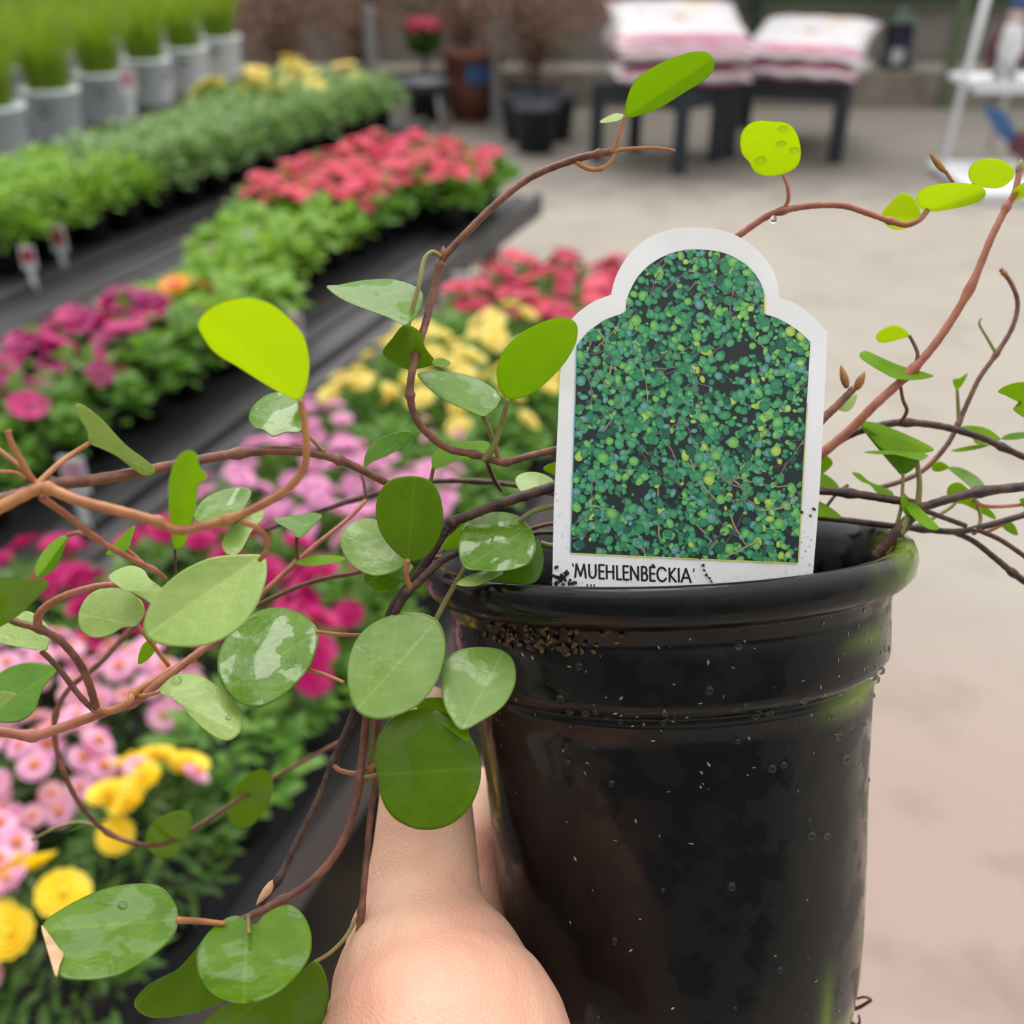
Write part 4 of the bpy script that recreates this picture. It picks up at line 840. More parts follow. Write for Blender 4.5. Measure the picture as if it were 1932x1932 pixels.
LF = [
 dict(out=[(1180,220),(1183,185),(1200,150),(1240,122),(1290,102),(1325,97),(1345,108),(1347,130),(1330,150),(1290,175),(1245,203),(1205,218)], d=.254, m='fresh', gy=.10, fold=-.003, pet=[(1155,287,.256),(1168,255,.255),(1179,218,.254)], pm='stem_orange'),
 dict(out=[(1178,217),(1160,214),(1138,224),(1132,231),(1150,231),(1170,226)], d=.2545, m='pale', gy=-.2),
 dict(out=[(1478,328),(1448,332),(1425,324),(1414,306),(1400,288),(1397,262),(1406,240),(1428,228),(1460,229),(1488,234),(1505,256),(1511,290),(1503,314)], d=.264, m='young', gy=.14, cup=-.002, pet=[(1475,398,.266),(1487,378,.265),(1486,352,.264),(1478,330,.264)], pm='stem_red', drops=[(1477,244,.0013),(1473,272,.0012),(1498,284,.0012),(1435,303,.0014)]),
 dict(out=[(1738,412),(1735,395),(1722,372),(1702,364),(1682,380),(1663,405),(1668,420),(1690,433),(1722,427)], d=.267, m='young', gy=.1, fold=.002),
 dict(out=[(1745,396),(1732,384),(1730,370),(1745,354),(1790,345),(1840,348),(1860,362),(1848,380),(1810,391),(1770,398)], d=.262, m='young', gy=.12, fold=-.002),
 dict(out=[(1838,348),(1828,330),(1834,310),(1858,299),(1890,302),(1911,318),(1911,336),(1890,353),(1862,354)], d=.264, m='young', gy=.12, pet=[(1800,372,.264),(1825,355,.264),(1838,348,.264)], pm='stem_red'),
 dict(out=[(1908,382),(1912,360),(1925,348),(1945,340),(1948,362),(1928,374)], d=.274, m='young', gy=.1),
 dict(out=[(1716,633),(1702,618),(1682,614),(1658,626),(1654,640),(1668,647),(1696,640)], d=.28, m='young', gy=.1, pet=[(1727,690,.279),(1731,665,.279),(1716,633,.28)], pm='stem'),
 dict(out=[(1697,716),(1665,702),(1630,680),(1622,668),(1635,662),(1662,674),(1700,690),(1750,704),(1761,710),(1735,716)], d=.28, m='fresh', gy=-.15, pet=[(1700,796,.289),(1711,775,.286),(1703,752,.283),(1697,715,.28)], pm='stem', tip=(1625,665)),
 dict(out=[(1580,770),(1592,758),(1616,743),(1612,764),(1600,776),(1588,775)], d=.278, m='pale', gy=-.1),
 dict(out=[(1807,735),(1801,728),(1799,716),(1812,713),(1826,704),(1818,722)], d=.299, m='fresh', gy=.1, pet=[(1810,800,.3),(1808,770,.3),(1806,733,.299)], pr=(.0007,.0004)),
 dict(out=[(1940,790),(1912,772),(1926,762),(1902,748),(1884,738),(1908,724),(1940,722),(1965,745),(1965,780)], d=.27, m='fresh', gy=.1),
 dict(out=[(1622,797),(1650,797),(1700,815),(1745,836),(1762,848),(1748,854),(1712,856),(1670,850),(1640,822)], d=.283, m='fresh', gy=-.1, fold=.001, tip=(1762,848)),
 dict(out=[(1704,896),(1690,885),(1660,850),(1627,808),(1642,812),(1700,845),(1733,858),(1728,880)], d=.286, m='green', gy=.05, pet=[(1692,990,.284),(1701,955,.284),(1703,925,.285),(1704,893,.286)]),
 dict(out=[(1732,868),(1690,858),(1655,857),(1630,853),(1660,850),(1720,850),(1750,858),(1742,867)], d=.28, m='fresh', gy=-.25, pet=[(1731,957,.282),(1735,915,.281),(1730,868,.28)], pr=(.0009,.0006), tip=(1630,853)),
 dict(out=[(1700,925),(1712,936),(1740,962),(1772,996),(1752,998),(1722,975),(1706,950)], d=.279, m='fresh', gy=-.2, wave=.001, tip=(1772,996)),
 dict(out=[(1710,972),(1700,950),(1704,935),(1722,958),(1726,970)], d=.2805, m='fresh'),
 dict(out=[(1642,915),(1625,908),(1608,892),(1622,893),(1640,908),(1680,925),(1684,936),(1658,932)], d=.295, m='fresh', gy=-.1, tip=(1608,892)),
 dict(out=[(1535,945),(1560,953),(1588,976),(1560,976),(1530,970)], d=.286, m='fresh', gy=-.1),
 dict(out=[(1530,850),(1553,855),(1571,872),(1560,888),(1540,900),(1525,890)], d=.288, m='fresh', gy=.05),
 dict(out=[(1530,905),(1550,893),(1572,905),(1583,922),(1560,928),(1535,925)], d=.291, m='fresh', gy=-.1),
 dict(out=[(1790,884),(1772,890),(1759,886),(1762,875),(1775,871),(1790,880)], d=.298, m='fresh', gy=.05, tip=(1760,882)),
 dict(out=[(1790,883),(1812,882),(1845,900),(1860,922),(1840,925),(1815,905)], d=.298, m='sage', gy=-.1, tip=(1860,922)),
 dict(out=[(1832,928),(1812,911),(1794,914),(1787,930),(1797,948),(1820,952),(1852,968),(1878,980),(1872,965),(1850,948)], d=.292, m='fresh', gy=.08, pet=[(1845,998,.29),(1850,975,.291),(1840,940,.291)]),
 dict(out=[(1888,828),(1862,808),(1830,803),(1812,807),(1832,822),(1845,838),(1875,833)], d=.296, m='fresh', gy=-.05, tip=(1812,807)),
 dict(out=[(1795,850),(1830,841),(1868,838),(1850,846),(1815,852)], d=.297, m='fresh', gy=-.05),
 dict(out=[(1890,828),(1905,818),(1945,815),(1945,824),(1910,830)], d=.295, m='green', gy=-.1),
 dict(out=[(1886,985),(1900,1002),(1920,1010),(1915,992),(1900,980)], d=.294, m='fresh'),
 dict(out=[(1930,940),(1925,945),(1940,965),(1960,955),(1955,935)], d=.28, m='fresh'),
 # left and middle
 dict(out=[(566,753),(540,747),(500,725),(450,693),(405,665),(380,630),(374,608),(390,586),(425,568),(470,562),(515,576),(548,603),(573,636),(583,680),(580,720)], d=.200, m='young', gy=.15, gx=.02, fold=.003),
 dict(out=[(570,812),(540,816),(515,824),(497,812),(478,806),(469,788),(478,765),(505,744),(540,738),(562,745),(573,768)], d=.251, m='wet', gy=-.14, cup=.003, wave=.002, pet=[(612,852,.2535),(590,830,.253),(570,812,.251)]),
 dict(out=[(168,836),(165,815),(145,780),(142,765),(155,764),(190,790),(235,838),(272,866),(291,884),(284,897),(262,893),(222,862),(190,846)], d=.222, m='pale', gy=.08, fold=.002, pet=[(68,916,.209),(115,872,.214),(168,836,.222)], pm='stem_orange', pr=(.0007,.0005), tip=(291,890)),
 dict(out=[(330,1035),(323,1000),(318,950),(319,910),(330,870),(352,850),(370,856),(376,880),(390,900),(374,915),(368,955),(357,1000),(345,1030)], d=.205, m='fresh', gy=.1, fold=.002),
 dict(out=[(128,1010),(105,1017),(80,1042),(65,1075),(72,1090),(92,1082),(112,1055),(122,1030)], d=.226, m='fresh', gy=-.1, fold=.003, pet=[(175,1012,.223),(150,1005,.224),(128,1010,.226)], pm='stem_red'),
 dict(out=[(240,1037),(248,1015),(254,992),(238,1003),(212,1030),(200,1045),(214,1048)], d=.232, m='fresh', gy=-.05, pet=[(272,1066,.234),(255,1050,.233),(240,1037,.232)], pm='stem_red'),
 dict(out=[(440,985),(400,988),(372,985),(365,970),(385,942),(425,922),(462,920),(474,930),(462,955)], d=.27, m='wet', gy=-.2, wave=.001),
 dict(out=[(490,958),(462,975),(432,1000),(418,1028),(430,1047),(452,1042),(475,1002),(498,975)], d=.268, m='pale', gy=-.1),
 dict(out=[(494,1048),(460,1046),(400,1052),(345,1076),(300,1115),(277,1155),(271,1190),(290,1212),(340,1221),(395,1216),(445,1190),(480,1150),(500,1100),(503,1065)], d=.224, m='pale', gy=-.06, fold=-.003, pet=[(455,985,.209),(485,995,.21),(504,1018,.214),(503,1040,.22),(490,1056,.223)], pm='stem_orange', pr=(.0006,.0006)),
 dict(out=[(560,1014),(545,1000),(520,985),(518,978),(545,974),(590,967),(608,974),(592,992),(572,1012)], d=.283, m='green', gy=-.2, fold=-.002, pet=[(562,1058,.285),(559,1035,.284),(560,1012,.283)], pm='stem'),
 dict(out=[(645,1050),(600,1047),(570,1055),(558,1064),(590,1068),(630,1062),(650,1057)], d=.28, m='fresh', gy=-.15),
 dict(out=[(688,882),(688,862),(702,837),(735,819),(770,813),(777,820),(762,842),(730,860),(702,872)], d=.275, m='green', gy=-.05),
 dict(out=[(818,885),(815,862),(832,844),(875,834),(915,832),(925,842),(905,862),(865,868),(835,880)], d=.262, m='fresh', gy=-.15, pet=[(812,908,.264),(815,895,.263),(820,872,.261)], tip=(925,842)),
 dict(out=[(765,614),(735,600),(680,580),(640,562),(616,541),(640,537),(690,528),(745,527),(785,541),(798,560),(790,590),(776,606)], d=.252, m='wet', gy=-.22, gx=.03, fold=.002, wave=.0012, pet=[(832,484,.253),(815,476,.252),(800,492,.251),(790,540,.250),(770,612,.250)], pm='stem_green', pr=(.0006,.0006)),
 dict(out=[(778,616),(760,614),(740,638),(722,664),(740,683),(770,697),(812,690),(820,680),(802,655),(795,630)], d=.247, m='deep', gy=.12, fold=.002),
 dict(out=[(815,682),(832,675),(850,684),(838,693),(822,690)], d=.2475, m='pale'),
 dict(out=[(912,786),(885,776),(835,753),(803,727),(788,705),(820,700),(875,706),(920,724),(944,750),(940,768),(922,782)], d=.251, m='wet', gy=-.2, wave=.001, fold=.0015, pet=[(942,868,.2545),(930,830,.253),(912,784,.251)], pr=(.0006,.0007)),
 dict(out=[(958,752),(942,735),(937,700),(948,665),(980,630),(1030,605),(1068,600),(1088,612),(1088,642),(1072,675),(1045,708),(1008,740),(978,752)], d=.243, m='fresh', gy=.12, cup=-.001, pet=[(912,868,.253),(930,845,.251),(946,800,.248),(958,752,.243)], pr=(.0008,.0006)),
 dict(out=[(1045,915),(1020,925),(990,932),(974,915),(974,900),(992,891),(1018,892),(1040,902)], d=.263, m='pale', gy=-.15),
 dict(out=[(1060,898),(1035,892),(1025,884),(1035,876),(1060,872)], d=.268, m='fresh'),
 dict(out=[(770,1058),(742,1038),(718,1005),(709,965),(716,928),(738,905),(775,898),(808,905),(828,930),(836,970),(830,1010),(812,1042),(792,1056)], d=.250, m='deep', gy=.02, cup=.001, pet=[(775,1112,.255),(766,1082,.252),(770,1056,.250)], pm='stem_orange', pr=(.0007,.0006)),
 dict(out=[(765,1065),(735,1082),(700,1086),(665,1068),(645,1038),(642,1012),(658,990),(690,978),(720,985),(745,1005),(765,1035)], d=.258, m='sage', gy=-.1, cup=.001),
 dict(out=[(780,1070),(760,1095),(740,1116),(705,1114),(687,1098),(690,1082),(720,1070),(760,1060)], d=.2615, m='wet', gy=-.1, wave=.001),
 dict(out=[(877,1072),(866,1045),(868,1008),(890,978),(930,966),(972,971),(1000,994),(1011,1028),(1004,1055),(985,1070),(945,1079),(905,1077)], d=.254, m='wet', gy=-.16, cup=.002, wave=.001, pet=[(812,1190,.259),(840,1135,.258),(860,1100,.257),(877,1070,.2555)], pr=(.0008,.0006)),
 dict(out=[(940,1100),(925,1090),(975,1075),(1005,1040),(1015,1018),(1026,1050),(1020,1085),(1000,1102)], d=.262, m='green', gy=-.05),
 dict(out=[(862,1103),(880,1088),(915,1077),(950,1080),(925,1095),(895,1106)], d=.252, m='pale', gy=-.2, wave=.001),
 dict(out=[(835,1035),(850,1010),(880,985),(905,985),(895,1005),(860,1035)], d=.275, m='fresh'),
 dict(out=[(672,1340),(657,1300),(657,1250),(672,1208),(700,1178),(745,1159),(790,1156),(825,1170),(840,1205),(838,1245),(822,1290),(790,1330),(745,1352),(705,1357)], d=.247, m='sage', gy=-.08, cup=.0015, pet=[(574,1262,.2545),(610,1272,.252),(650,1288,.2485)], pm='stem_orange'),
 dict(out=[(872,1378),(910,1360),(950,1332),(972,1290),(970,1250),(950,1228),(915,1221),(875,1224),(845,1240),(832,1270),(835,1320),(850,1355)], d=.2485, m='sage', gy=-.1, cup=.001),
 dict(out=[(790,1340),(790,1322),(820,1316),(850,1322),(872,1345),(885,1382),(880,1400),(840,1370)], d=.2475, m='fresh', gy=-.1),
 dict(out=[(712,1462),(706,1425),(715,1385),(745,1352),(795,1338),(848,1350),(888,1390),(907,1440),(903,1488),(880,1532),(840,1560),(790,1565),(745,1545),(720,1508)], d=.244, m='deep', gy=-.02, cup=.0015, pet=[(690,1466,.258),(702,1464,.252),(714,1460,.245)], pm='stem_green'),
 dict(out=[(600,1192),(578,1165),(540,1148),(495,1150),(450,1178),(418,1218),(410,1260),(425,1302),(455,1328),(490,1334),(530,1315),(572,1275),(594,1235)], d=.250, m='wet', gy=-.13, cup=.004, wave=.0015, pet=[(690,1199,.262),(640,1197,.256),(598,1192,.2505)], pm='stem_orange', drops=[]),
 dict(out=[(298,1306),(315,1284),(338,1271),(375,1274),(412,1296),(445,1326),(458,1356),(450,1385),(428,1398),(398,1386),(365,1358),(342,1332),(318,1312)], d=.244, m='pale', gy=-.12, cup=.002, fold=.001, pet=[(250,1313,.25),(275,1312,.248),(300,1306,.2445)], pm='stem_orange', drops=[(334,1284,.0013),(431,1354,.0007)]),
 dict(out=[(232,1112),(205,1092),(215,1078),(245,1067),(270,1075),(282,1092),(308,1115),(292,1140),(272,1130),(250,1118)], d=.236, m='pale', gy=-.12, fold=.002),
 dict(out=[(258,1180),(232,1184),(205,1199),(175,1203),(152,1188),(148,1158),(165,1125),(200,1108),(242,1110),(266,1132),(272,1155)], d=.241, m='pale', gy=-.08, pet=[(318,1256,.254),(292,1222,.25),(258,1178,.2415)], pm='stem_orange'),
 dict(out=[(-25,1186),(5,1180),(42,1155),(72,1125),(90,1106),(80,1093),(40,1091),(0,1093),(-25,1094)], d=.222, m='deep', gy=.1),
 dict(out=[(82,1228),(40,1222),(-5,1212),(-25,1200),(-20,1182),(20,1170),(50,1153),(80,1170),(94,1195),(90,1220)], d=.242, m='pale', gy=-.1),
 dict(out=[(-25,1350),(-15,1285),(25,1256),(68,1250),(108,1262),(80,1300),(62,1345),(22,1364)], d=.29, m='green', gy=-.1),
 dict(out=[(-20,1345),(-15,1310),(10,1305),(30,1312),(10,1330)], d=.27, m='pale'),
 dict(out=[(260,1252),(268,1218),(290,1204),(293,1225),(278,1245)], d=.262, m='fresh'),
 dict(out=[(275,1595),(282,1560),(312,1536),(348,1530),(363,1546),(352,1580),(330,1613),(300,1618)], d=.345, m='deep', gy=.12),
 dict(out=[(430,1542),(438,1495),(468,1462),(500,1452),(516,1480),(505,1520),(478,1555),(450,1563)], d=.358, m='deep', gy=.12),
 dict(out=[(335,1735),(330,1705),(305,1675),(262,1667),(195,1678),(125,1710),(79,1747),(90,1790),(108,1840),(160,1850),(222,1840),(282,1808),(326,1768)], d=.232, m='wet', gy=-.16, gx=.02, cup=.0025, wave=.001, pet=[(425,1743,.238),(380,1738,.236),(335,1736,.232)], pm='stem_orange', pr=(.0006,.0008), drops=[(232,1708,.0011)]),
 dict(out=[(466,1738),(482,1744),(502,1724),(540,1707),(570,1724),(587,1765),(582,1810),(552,1850),(510,1880),(460,1893),(410,1880),(378,1845),(371,1800),(388,1765),(418,1738),(445,1728)], d=.232, m='wet', gy=-.18, cup=-.004, wave=.0012, pet=[(470,1728,.25),(468,1735,.24),(470,1760,.233)], tip=(460,1893)),
 dict(out=[(395,1765),(362,1800),(330,1832),(285,1855),(255,1885),(258,1905),(285,1920),(330,1918),(385,1905),(430,1880),(430,1800)], d=.239, m='deep', gy=.02, tip=(255,1895)),
 dict(out=[(592,1814),(560,1842),(500,1885),(430,1895),(388,1925),(370,1975),(480,1990),(590,1970),(612,1925),(620,1880),(612,1835)], d=.242, m='deep', gy=.04, pet=[(672,1732,.258),(652,1768,.254),(622,1798,.248),(592,1816,.2425)], tip=(370,1975)),
 dict(out=[(120,1572),(160,1556),(205,1550),(150,1562)], d=.34, m='green'),
]
for kw in LF: leaf(**kw)
# dry tan tip on the leaf at the lower left
tl = [c for c in vine.children if c.name.startswith('leaf')][-6]
mb = MB(); o2 = cr([(78, 1746), (92, 1762), (112, 1790), (120, 1800), (112, 1822), (106, 1843), (96, 1815), (86, 1780)], 4, True); n = len(o2)
for s_ in (0, 1):
    vs = [P(x, y, .232-.16*(y-1755)/1000+.02*(x-205)/1000+.0002-.0006*(1-s_)) for x, y in o2]; mb.add(vs, [tuple(range(n)) if s_ else tuple(range(n-1, -1, -1))])
mb.f += [(j, (j+1) % n, n+(j+1) % n, n+j) for j in range(n)]; mb.m += [0]*n
o = build('dry_tip', mb, M['dry'], tl, False, label='dry tan leaf tip')
# hanging drops on stems
for (x, y, d) in ((1459, 414, .2655), (1838, 1003, .2885)):
    mb = MB(); mb.blob(P(x, y, d), (.0009, .0009, .0011), 12, 8); vb('water_drop', mb, M['water'], label='clear water drop')

# ------------------------------------------------------------ plant label stuck in the soil
LD = .257
nrm = CF
def LP(x, y, off=0): return P(x, y, 1/(1/LD - .10*(x-1290)/1000 - .12*(y-1000)/1000)) - CF*off
lt = thing('plant_label', 'white plastic plant label with a domed top and leafy photo, stuck in the pot', 'label', tuple(LP(1287, 1105)))
def lb(name, mb, mats, **kw):
    o = build(name, mb, mats, None, False, **kw); o.parent = lt; o.location = -lt.location; return o
outl = [(1042,1105),(1045,950),(1050,850),(1056,720),(1064,622)] + [tuple(p) for p in cr([(1064,622),(1085,595),(1118,570),(1153,556)], 5)][1:] + [tuple(p) for p in cr([(1153,556),(1162,522),(1185,482),(1222,449),(1265,433),(1310,429),(1355,433),(1400,450),(1438,481),(1462,518),(1471,562)], 4)][1:] + [tuple(p) for p in cr([(1471,562),(1503,574),(1534,597),(1561,626)], 5)][1:] + [(1558,700),(1548,900),(1541,1000),(1533,1092),(1515,1125),(1420,1170),(1300,1290),(1170,1180),(1060,1130)]
def slab(pts, o0, o1):
    mb = MB(); n = len(pts); mb.add([LP(x, y, o0) for x, y in pts]+[LP(x, y, o1) for x, y in pts], [tuple(range(n)), tuple(range(2*n-1, n-1, -1))]+[(i, n+i, n+(i+1) % n, (i+1) % n) for i in range(n)]); return mb
lb('card', slab(outl, -.0004, .0), M['tagwhite'])
inner = [(1076,1043),(1080,900),(1086,760),(1089,650)] + [tuple(p) for p in cr([(1089,650),(1110,626),(1143,603),(1180,590)], 4)][1:] + [tuple(p) for p in cr([(1180,590),(1185,558),(1205,520),(1238,491),(1280,474),(1325,471),(1368,478),(1408,500),(1433,530),(1442,560),(1441,592)], 4)][1:] + [tuple(p) for p in cr([(1441,592),(1472,603),(1503,622),(1529,645)], 4)][1:] + [(1522,760),(1514,900),(1505,1062)]
def inside(x, y, poly=inner):
    c = False; n = len(poly); j = n-1
    for i in range(n):
        xi, yi = poly[i]; xj, yj = poly[j]
        if (yi > y) != (yj > y) and x < (xj-xi)*(y-yi)/(yj-yi)+xi: c = not c
        j = i
    return c
mb = MB(); mb.col = []; n = len(inner)
mb.add([LP(x, y, .00002) for x, y in inner], [tuple(range(n))]); mb.col += [srgb(30, 42, 44)]*n
q = random.Random(21)
def clipv(cx, cy, x, y):
    if inside(x, y): return x, y
    lo, hi = 0, 1
    for _ in range(7):
        m_ = (lo+hi)/2
        if inside(cx+(x-cx)*m_, cy+(y-cy)*m_): lo = m_
        else: hi = m_
    return cx+(x-cx)*lo, cy+(y-cy)*lo
PALS = [((26, 82, 66), (38, 104, 82)), ((40, 118, 84), (62, 150, 104)), ((46, 134, 92), (104, 184, 126)), ((76, 160, 80), (146, 208, 110)), ((56, 130, 124), (126, 180, 170)), ((136, 178, 66), (200, 224, 112)), ((44, 122, 84), (84, 170, 112))]
def twig(x, y, a, ln, w_, col, off):
    pts = []; 
    for k in range(9):
        pts.append((x, y)); x += math.cos(a)*ln/8; y += math.sin(a)*ln/8; a += q.uniform(-.28, .28)
        if not inside(x, y): break
    if len(pts) < 3: return
    vs = []
    for k, (px, py) in enumerate(pts):
        dx, dy = (pts[min(k+1, len(pts)-1)][0]-pts[max(k-1, 0)][0]), (pts[min(k+1, len(pts)-1)][1]-pts[max(k-1, 0)][1]); l = math.hypot(dx, dy)+1e-6
        vs += [LP(px-dy/l*w_, py+dx/l*w_, off), LP(px+dy/l*w_, py-dx/l*w_, off)]
    mb.add(vs, [(2*k, 2*k+1, 2*k+3, 2*k+2) for k in range(len(pts)-1)]); mb.col.extend([srgb(*col)]*len(vs))
N_L = 3000; x0, x1, y0, y1 = 1076, 1530, 470, 1062; cnt = 0
while cnt < N_L:
    x, y = q.uniform(x0, x1), q.uniform(y0, y1)
    if not inside(x, y): continue
    cnt += 1; ly = cnt/N_L
    clump_ = math.sin(x*.021+1)*math.sin(y*.017+2)+.5*math.sin(x*.05)*math.cos(y*.043)
    if ly > .45 and clump_ < -.45 and q.random() < .6: continue
    r_ = q.uniform(3.6, 8)*(.75+.75*ly) * (1.2 if q.random() < .12 else 1)
    w = [4, 4, 2, .5, 1, .1, 3] if ly < .4 else [1.6, 3, 3.4, 1.8, 1.2, .7, 3]
    if x < 1180: w[4] += 1.2; 
    if x > 1380: w[3] += 1.5; w[5] += .6
    a_, b_ = q.choices(PALS, w)[0]; th = q.uniform(0, 6.28); asp = q.uniform(.55, 1.0); k = 9; off = .00003+.00022*ly; vs = [LP(x-r_*.12, y-r_*.15, off)]; cl = [srgb(*b_)]
    for j in range(k):
        an = 2*PI*j/k; rx, ry = r_*math.cos(an), r_*asp*math.sin(an)*(1+.12*math.cos(an)); px, py = clipv(x, y, x+rx*math.cos(th)-ry*math.sin(th), y+rx*math.sin(th)+ry*math.cos(th))
        vs.append(LP(px, py, off)); f = .5+.5*math.sin(an+th); cl.append(srgb(*[a_[i]*(1-f*.35)+b_[i]*f*.35 for i in range(3)]))
    mb.add(vs, [(0, 1+j, 1+(j+1) % k) for j in range(k)]); mb.col += cl
    if cnt % 26 == 0: twig(x, y, q.uniform(-1, 1)+(0 if q.random() < .5 else PI/2), q.uniform(40, 130), q.uniform(.8, 1.6), q.choice([(122, 96, 104), (150, 122, 112), (180, 160, 110), (90, 74, 86)]), .00003+.00022*ly+.00001)
lb('printed_picture', mb, M['print'], label='printed photo of dense round green leaves')
# yellow and blue misprint lines round the picture
mb = MB(); mb.col = []
def line(a, b, w_, col, off=.0003):
    dx, dy = b[0]-a[0], b[1]-a[1]; l = math.hypot(dx, dy); nx, ny = -dy/l*w_, dx/l*w_
    mb.add([LP(a[0]-nx, a[1]-ny, off), LP(b[0]-nx, b[1]-ny, off), LP(b[0]+nx, b[1]+ny, off), LP(a[0]+nx, a[1]+ny, off)], [(0, 1, 2, 3)]); mb.col.extend([srgb(*col)]*4)
line((1076, 1044), (1505, 1063), 1.1, (214, 214, 90)); line((1506, 1060), (1523, 760), 1.1, (205, 205, 110)); line((1076, 1043), (1088, 652), .9, (110, 170, 190)); line((1442, 592), (1442, 556), 1.4, (215, 205, 90))
lb('print_edge', mb, M['print'])
# lettering: strokes on a baseline that drops slightly to the right
GL = {'M': (1.12, [[(.02, 0), (.18, 1), (.56, .12), (.94, 1), (1.10, 0)]]), 'U': (.86, [[(.1, 1), (.1, .38), (.14, .2), (.25, .07), (.43, .02), (.6, .07), (.72, .2), (.76, .38), (.76, 1)]]),
      'E': (.62, [[(.58, 0), (.1, 0), (.1, 1), (.58, 1)], [(.1, .53), (.55, .53)]]), 'H': (.86, [[(.1, 0), (.1, 1)], [(.76, 0), (.76, 1)], [(.1, .53), (.76, .53)]]), 'L': (.55, [[(.1, 1), (.1, 0), (.52, 0)]]),
      'N': (.92, [[(.1, 0), (.1, 1), (.82, 0), (.82, 1)]]), 'B': (.7, [[(.1, 0), (.1, 1), (.36, 1), (.5, .95), (.57, .83), (.56, .68), (.48, .57), (.36, .53), (.1, .53)], [(.36, .53), (.53, .48), (.63, .36), (.63, .2), (.55, .06), (.38, 0), (.1, 0)]]),
      'C': (1.0, [[(.92, .78), (.82, .9), (.66, .99), (.5, 1.01), (.32, .96), (.16, .82), (.08, .62), (.08, .4), (.16, .19), (.32, .05), (.5, 0), (.68, .02), (.84, .12), (.93, .23)]]), 'K': (.76, [[(.1, 0), (.1, 1)], [(.68, 1), (.14, .5), (.74, 0)]]),
      'I': (.3, [[(.12, 0), (.12, 1)]]), 'A': (.98, [[(.02, 0), (.49, 1), (.96, 0)], [(.2, .33), (.78, .33)]]), '‘': (.22, [[(.06, 1.02), (.12, .8)]]), '’': (.2, [[(.14, 1.02), (.08, .8)]])}
mb = MB(); pen = 0; txt = '‘MUEHLENBECKIA’'; tot = sum(GL[c][0] for c in txt); cap = 25.5; sc = (1310-1078)/tot
def T(u_, v_): return 1078+u_*sc-.02*v_*cap, 1089+u_*sc*.044-v_*cap
mb.col = []
for c_ in txt:
    wd, strokes = GL[c_]
    for st in strokes:
        hw = 1.95 if c_ not in '‘’' else 1.3; pts = [np.array(T(pen+.08+a*.84, b)) for a, b in st]; n = len(pts)
        for k in range(n-1):
            a, b = pts[k], pts[k+1]; d1 = (b-a)/np.linalg.norm(b-a); nn = np.array([-d1[1], d1[0]])*hw; e0 = d1*hw*.55
            a = a-e0; b = b+e0; mb.add([LP(*q_, .00006+.000002*k) for q_ in (a-nn, b-nn, b+nn, a+nn)], [(0, 1, 2, 3)]); mb.col += [srgb(28, 28, 34)]*4
    pen += wd
for x in (1108, 1115, 1121):      # tops of the next line, just above the rim
    mb.add([LP(a, b, .00006) for a, b in ((x-1.2, 1102), (x+1.2, 1102), (x+1.2, 1112), (x-1.2, 1112))], [(0, 1, 2, 3)]); mb.col += [srgb(28, 28, 34)]*4
lb('lettering', mb, M['print'], label='black lettering reading MUEHLENBECKIA')
mb = MB(); q = random.Random(4)
def dirt(x, y, r_):
    p_ = LP(x, y, .0003); s_ = r_*.25/2000; mb.blob(p_, (s_, s_*q.uniform(.4, 1), s_*.6), 7, 5, 0, Matrix.Rotation(q.uniform(0, 6), 3, CF))
for k in range(38): dirt(1052+q.gauss(4, 9), 1088+q.gauss(0, 9), q.uniform(1.5, 5))
for k in range(14): dirt(1062+q.gauss(8, 12), 1100+q.gauss(0, 2), q.uniform(1.5, 4))
for (x, y) in ((1326, 1066), (1328, 1075), (1332, 1084), (1338, 1090), (1341, 1096), (1318, 1052), (1310, 1050), (1302, 1048), (1232, 1066), (1535, 960), (1528, 972), (1512, 966), (1290, 1020), (1284, 905), (1282, 920), (1285, 935), (1242, 848), (1245, 856)): dirt(x, y, q.uniform(2, 4)); dirt(x+2, y+2, 2)
for k in range(40): dirt(1042+q.random()*485, 1075+q.random()*25, q.uniform(.5, 1.3))
for k in range(25): dirt(1512+q.random()*20, 970+q.random()*100, q.uniform(.5, 1.4))
for k in range(20): dirt(1047+q.random()*22, 930+q.random()*150, q.uniform(.5, 1.2))
lb('soil_specks', mb, M['crumb'], kind='stuff', label='dark soil specks on the label')

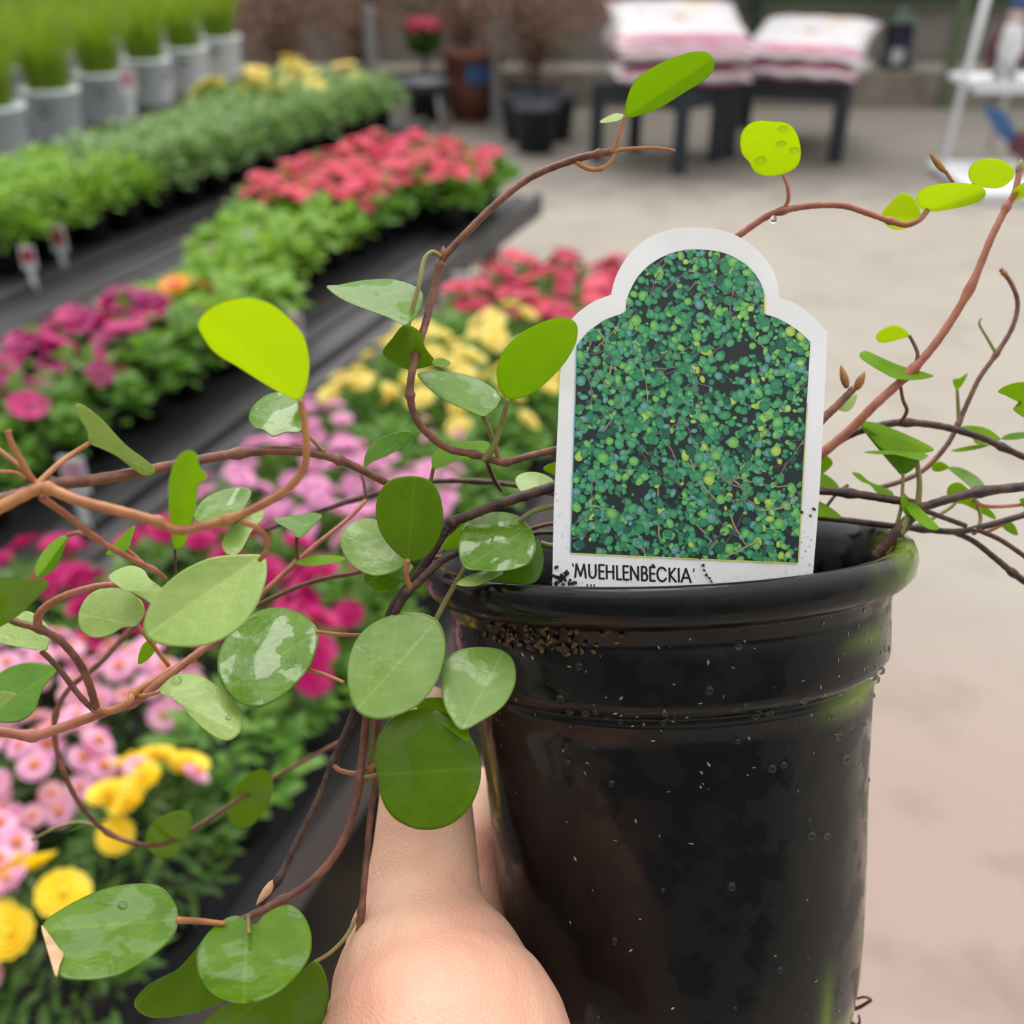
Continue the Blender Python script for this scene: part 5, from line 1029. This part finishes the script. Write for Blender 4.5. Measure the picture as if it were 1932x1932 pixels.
# ------------------------------------------------------------ the hand
mb = MB()
def cap_(a, b, ra, rb, seg=9):
    A_, B_ = P(*a), P(*b); n = max(4, int((B_-A_).length/.004)); pts = [A_.lerp(B_, i/n) for i in range(n+1)]; rad = [ra+(rb-ra)*i/n for i in range(n+1)]
    mb.tube(pts, rad, 20); mb.blob(A_, ra, 20, 12); mb.blob(B_, rb, 20, 12)
def chain(l):
    for (p0, r0), (p1, r1) in zip(l[:-1], l[1:]): cap_(p0, p1, r0, r1)
chain([((806, 1360, .288), .0098), ((806, 1420, .287), .0116), ((803, 1500, .286), .0126), ((802, 1600, .282), .0140), ((797, 1700, .276), .0158), ((800, 1790, .268), .0200), ((818, 1880, .258), .0252), ((840, 1990, .246), .0300), ((870, 2150, .235), .031), ((880, 2450, .215), .029), ((880, 2900, .20), .033)])
chain([((840, 1830, .264), .018), ((868, 1930, .256), .0205), ((905, 2040, .246), .0235), ((960, 2150, .235), .024)])
# palm beyond and below, fingers curling round the back of the pot
chain([((860, 1900, .275), .022), ((900, 2000, .300), .024), ((930, 2100, .315), .023)])
chain([((850, 1840, .285), .018), ((872, 1760, .303), .0145), ((893, 1680, .315), .0118), ((903, 1600, .322), .0108), ((905, 1540, .335), .0100), ((915, 1500, .36), .0094), ((985, 1480, .382), .0088), ((1070, 1478, .386), .0080)])
chain([((862, 1900, .292), .018), ((885, 1850, .318), .0132), ((925, 1800, .345), .0112), ((985, 1760, .372), .0102), ((1080, 1735, .386), .0094), ((1170, 1725, .384), .0084)])
chain([((880, 2000, .305), .019), ((920, 1960, .335), .0132), ((985, 1900, .365), .0108), ((1080, 1870, .380), .0098), ((1175, 1862, .378), .0086)])
chain([((920, 2090, .318), .018), ((990, 2030, .345), .012), ((1060, 1990, .365), .0096), ((1150, 1975, .372), .0084), ((1215, 1972, .37), .0074)])
hand = build('hand', mb, M['skin'])
tag(hand, 'bare left hand gripping the black pot, thumb upright behind the big round leaf', 'hand')
rm = hand.modifiers.new('remesh', 'REMESH'); rm.mode = 'VOXEL'; rm.voxel_size = .0011; rm.use_smooth_shade = True
sm = hand.modifiers.new('smooth', 'SMOOTH'); sm.factor = .6; sm.iterations = 16
mb = MB(); mb.blob(P(804, 1365, .2795), (.0068, .0088, .0026), 14, 8, 0, Matrix((CR, CU, -CF)).transposed()); o = build('thumbnail', mb, M['nail'], None); o.parent = hand
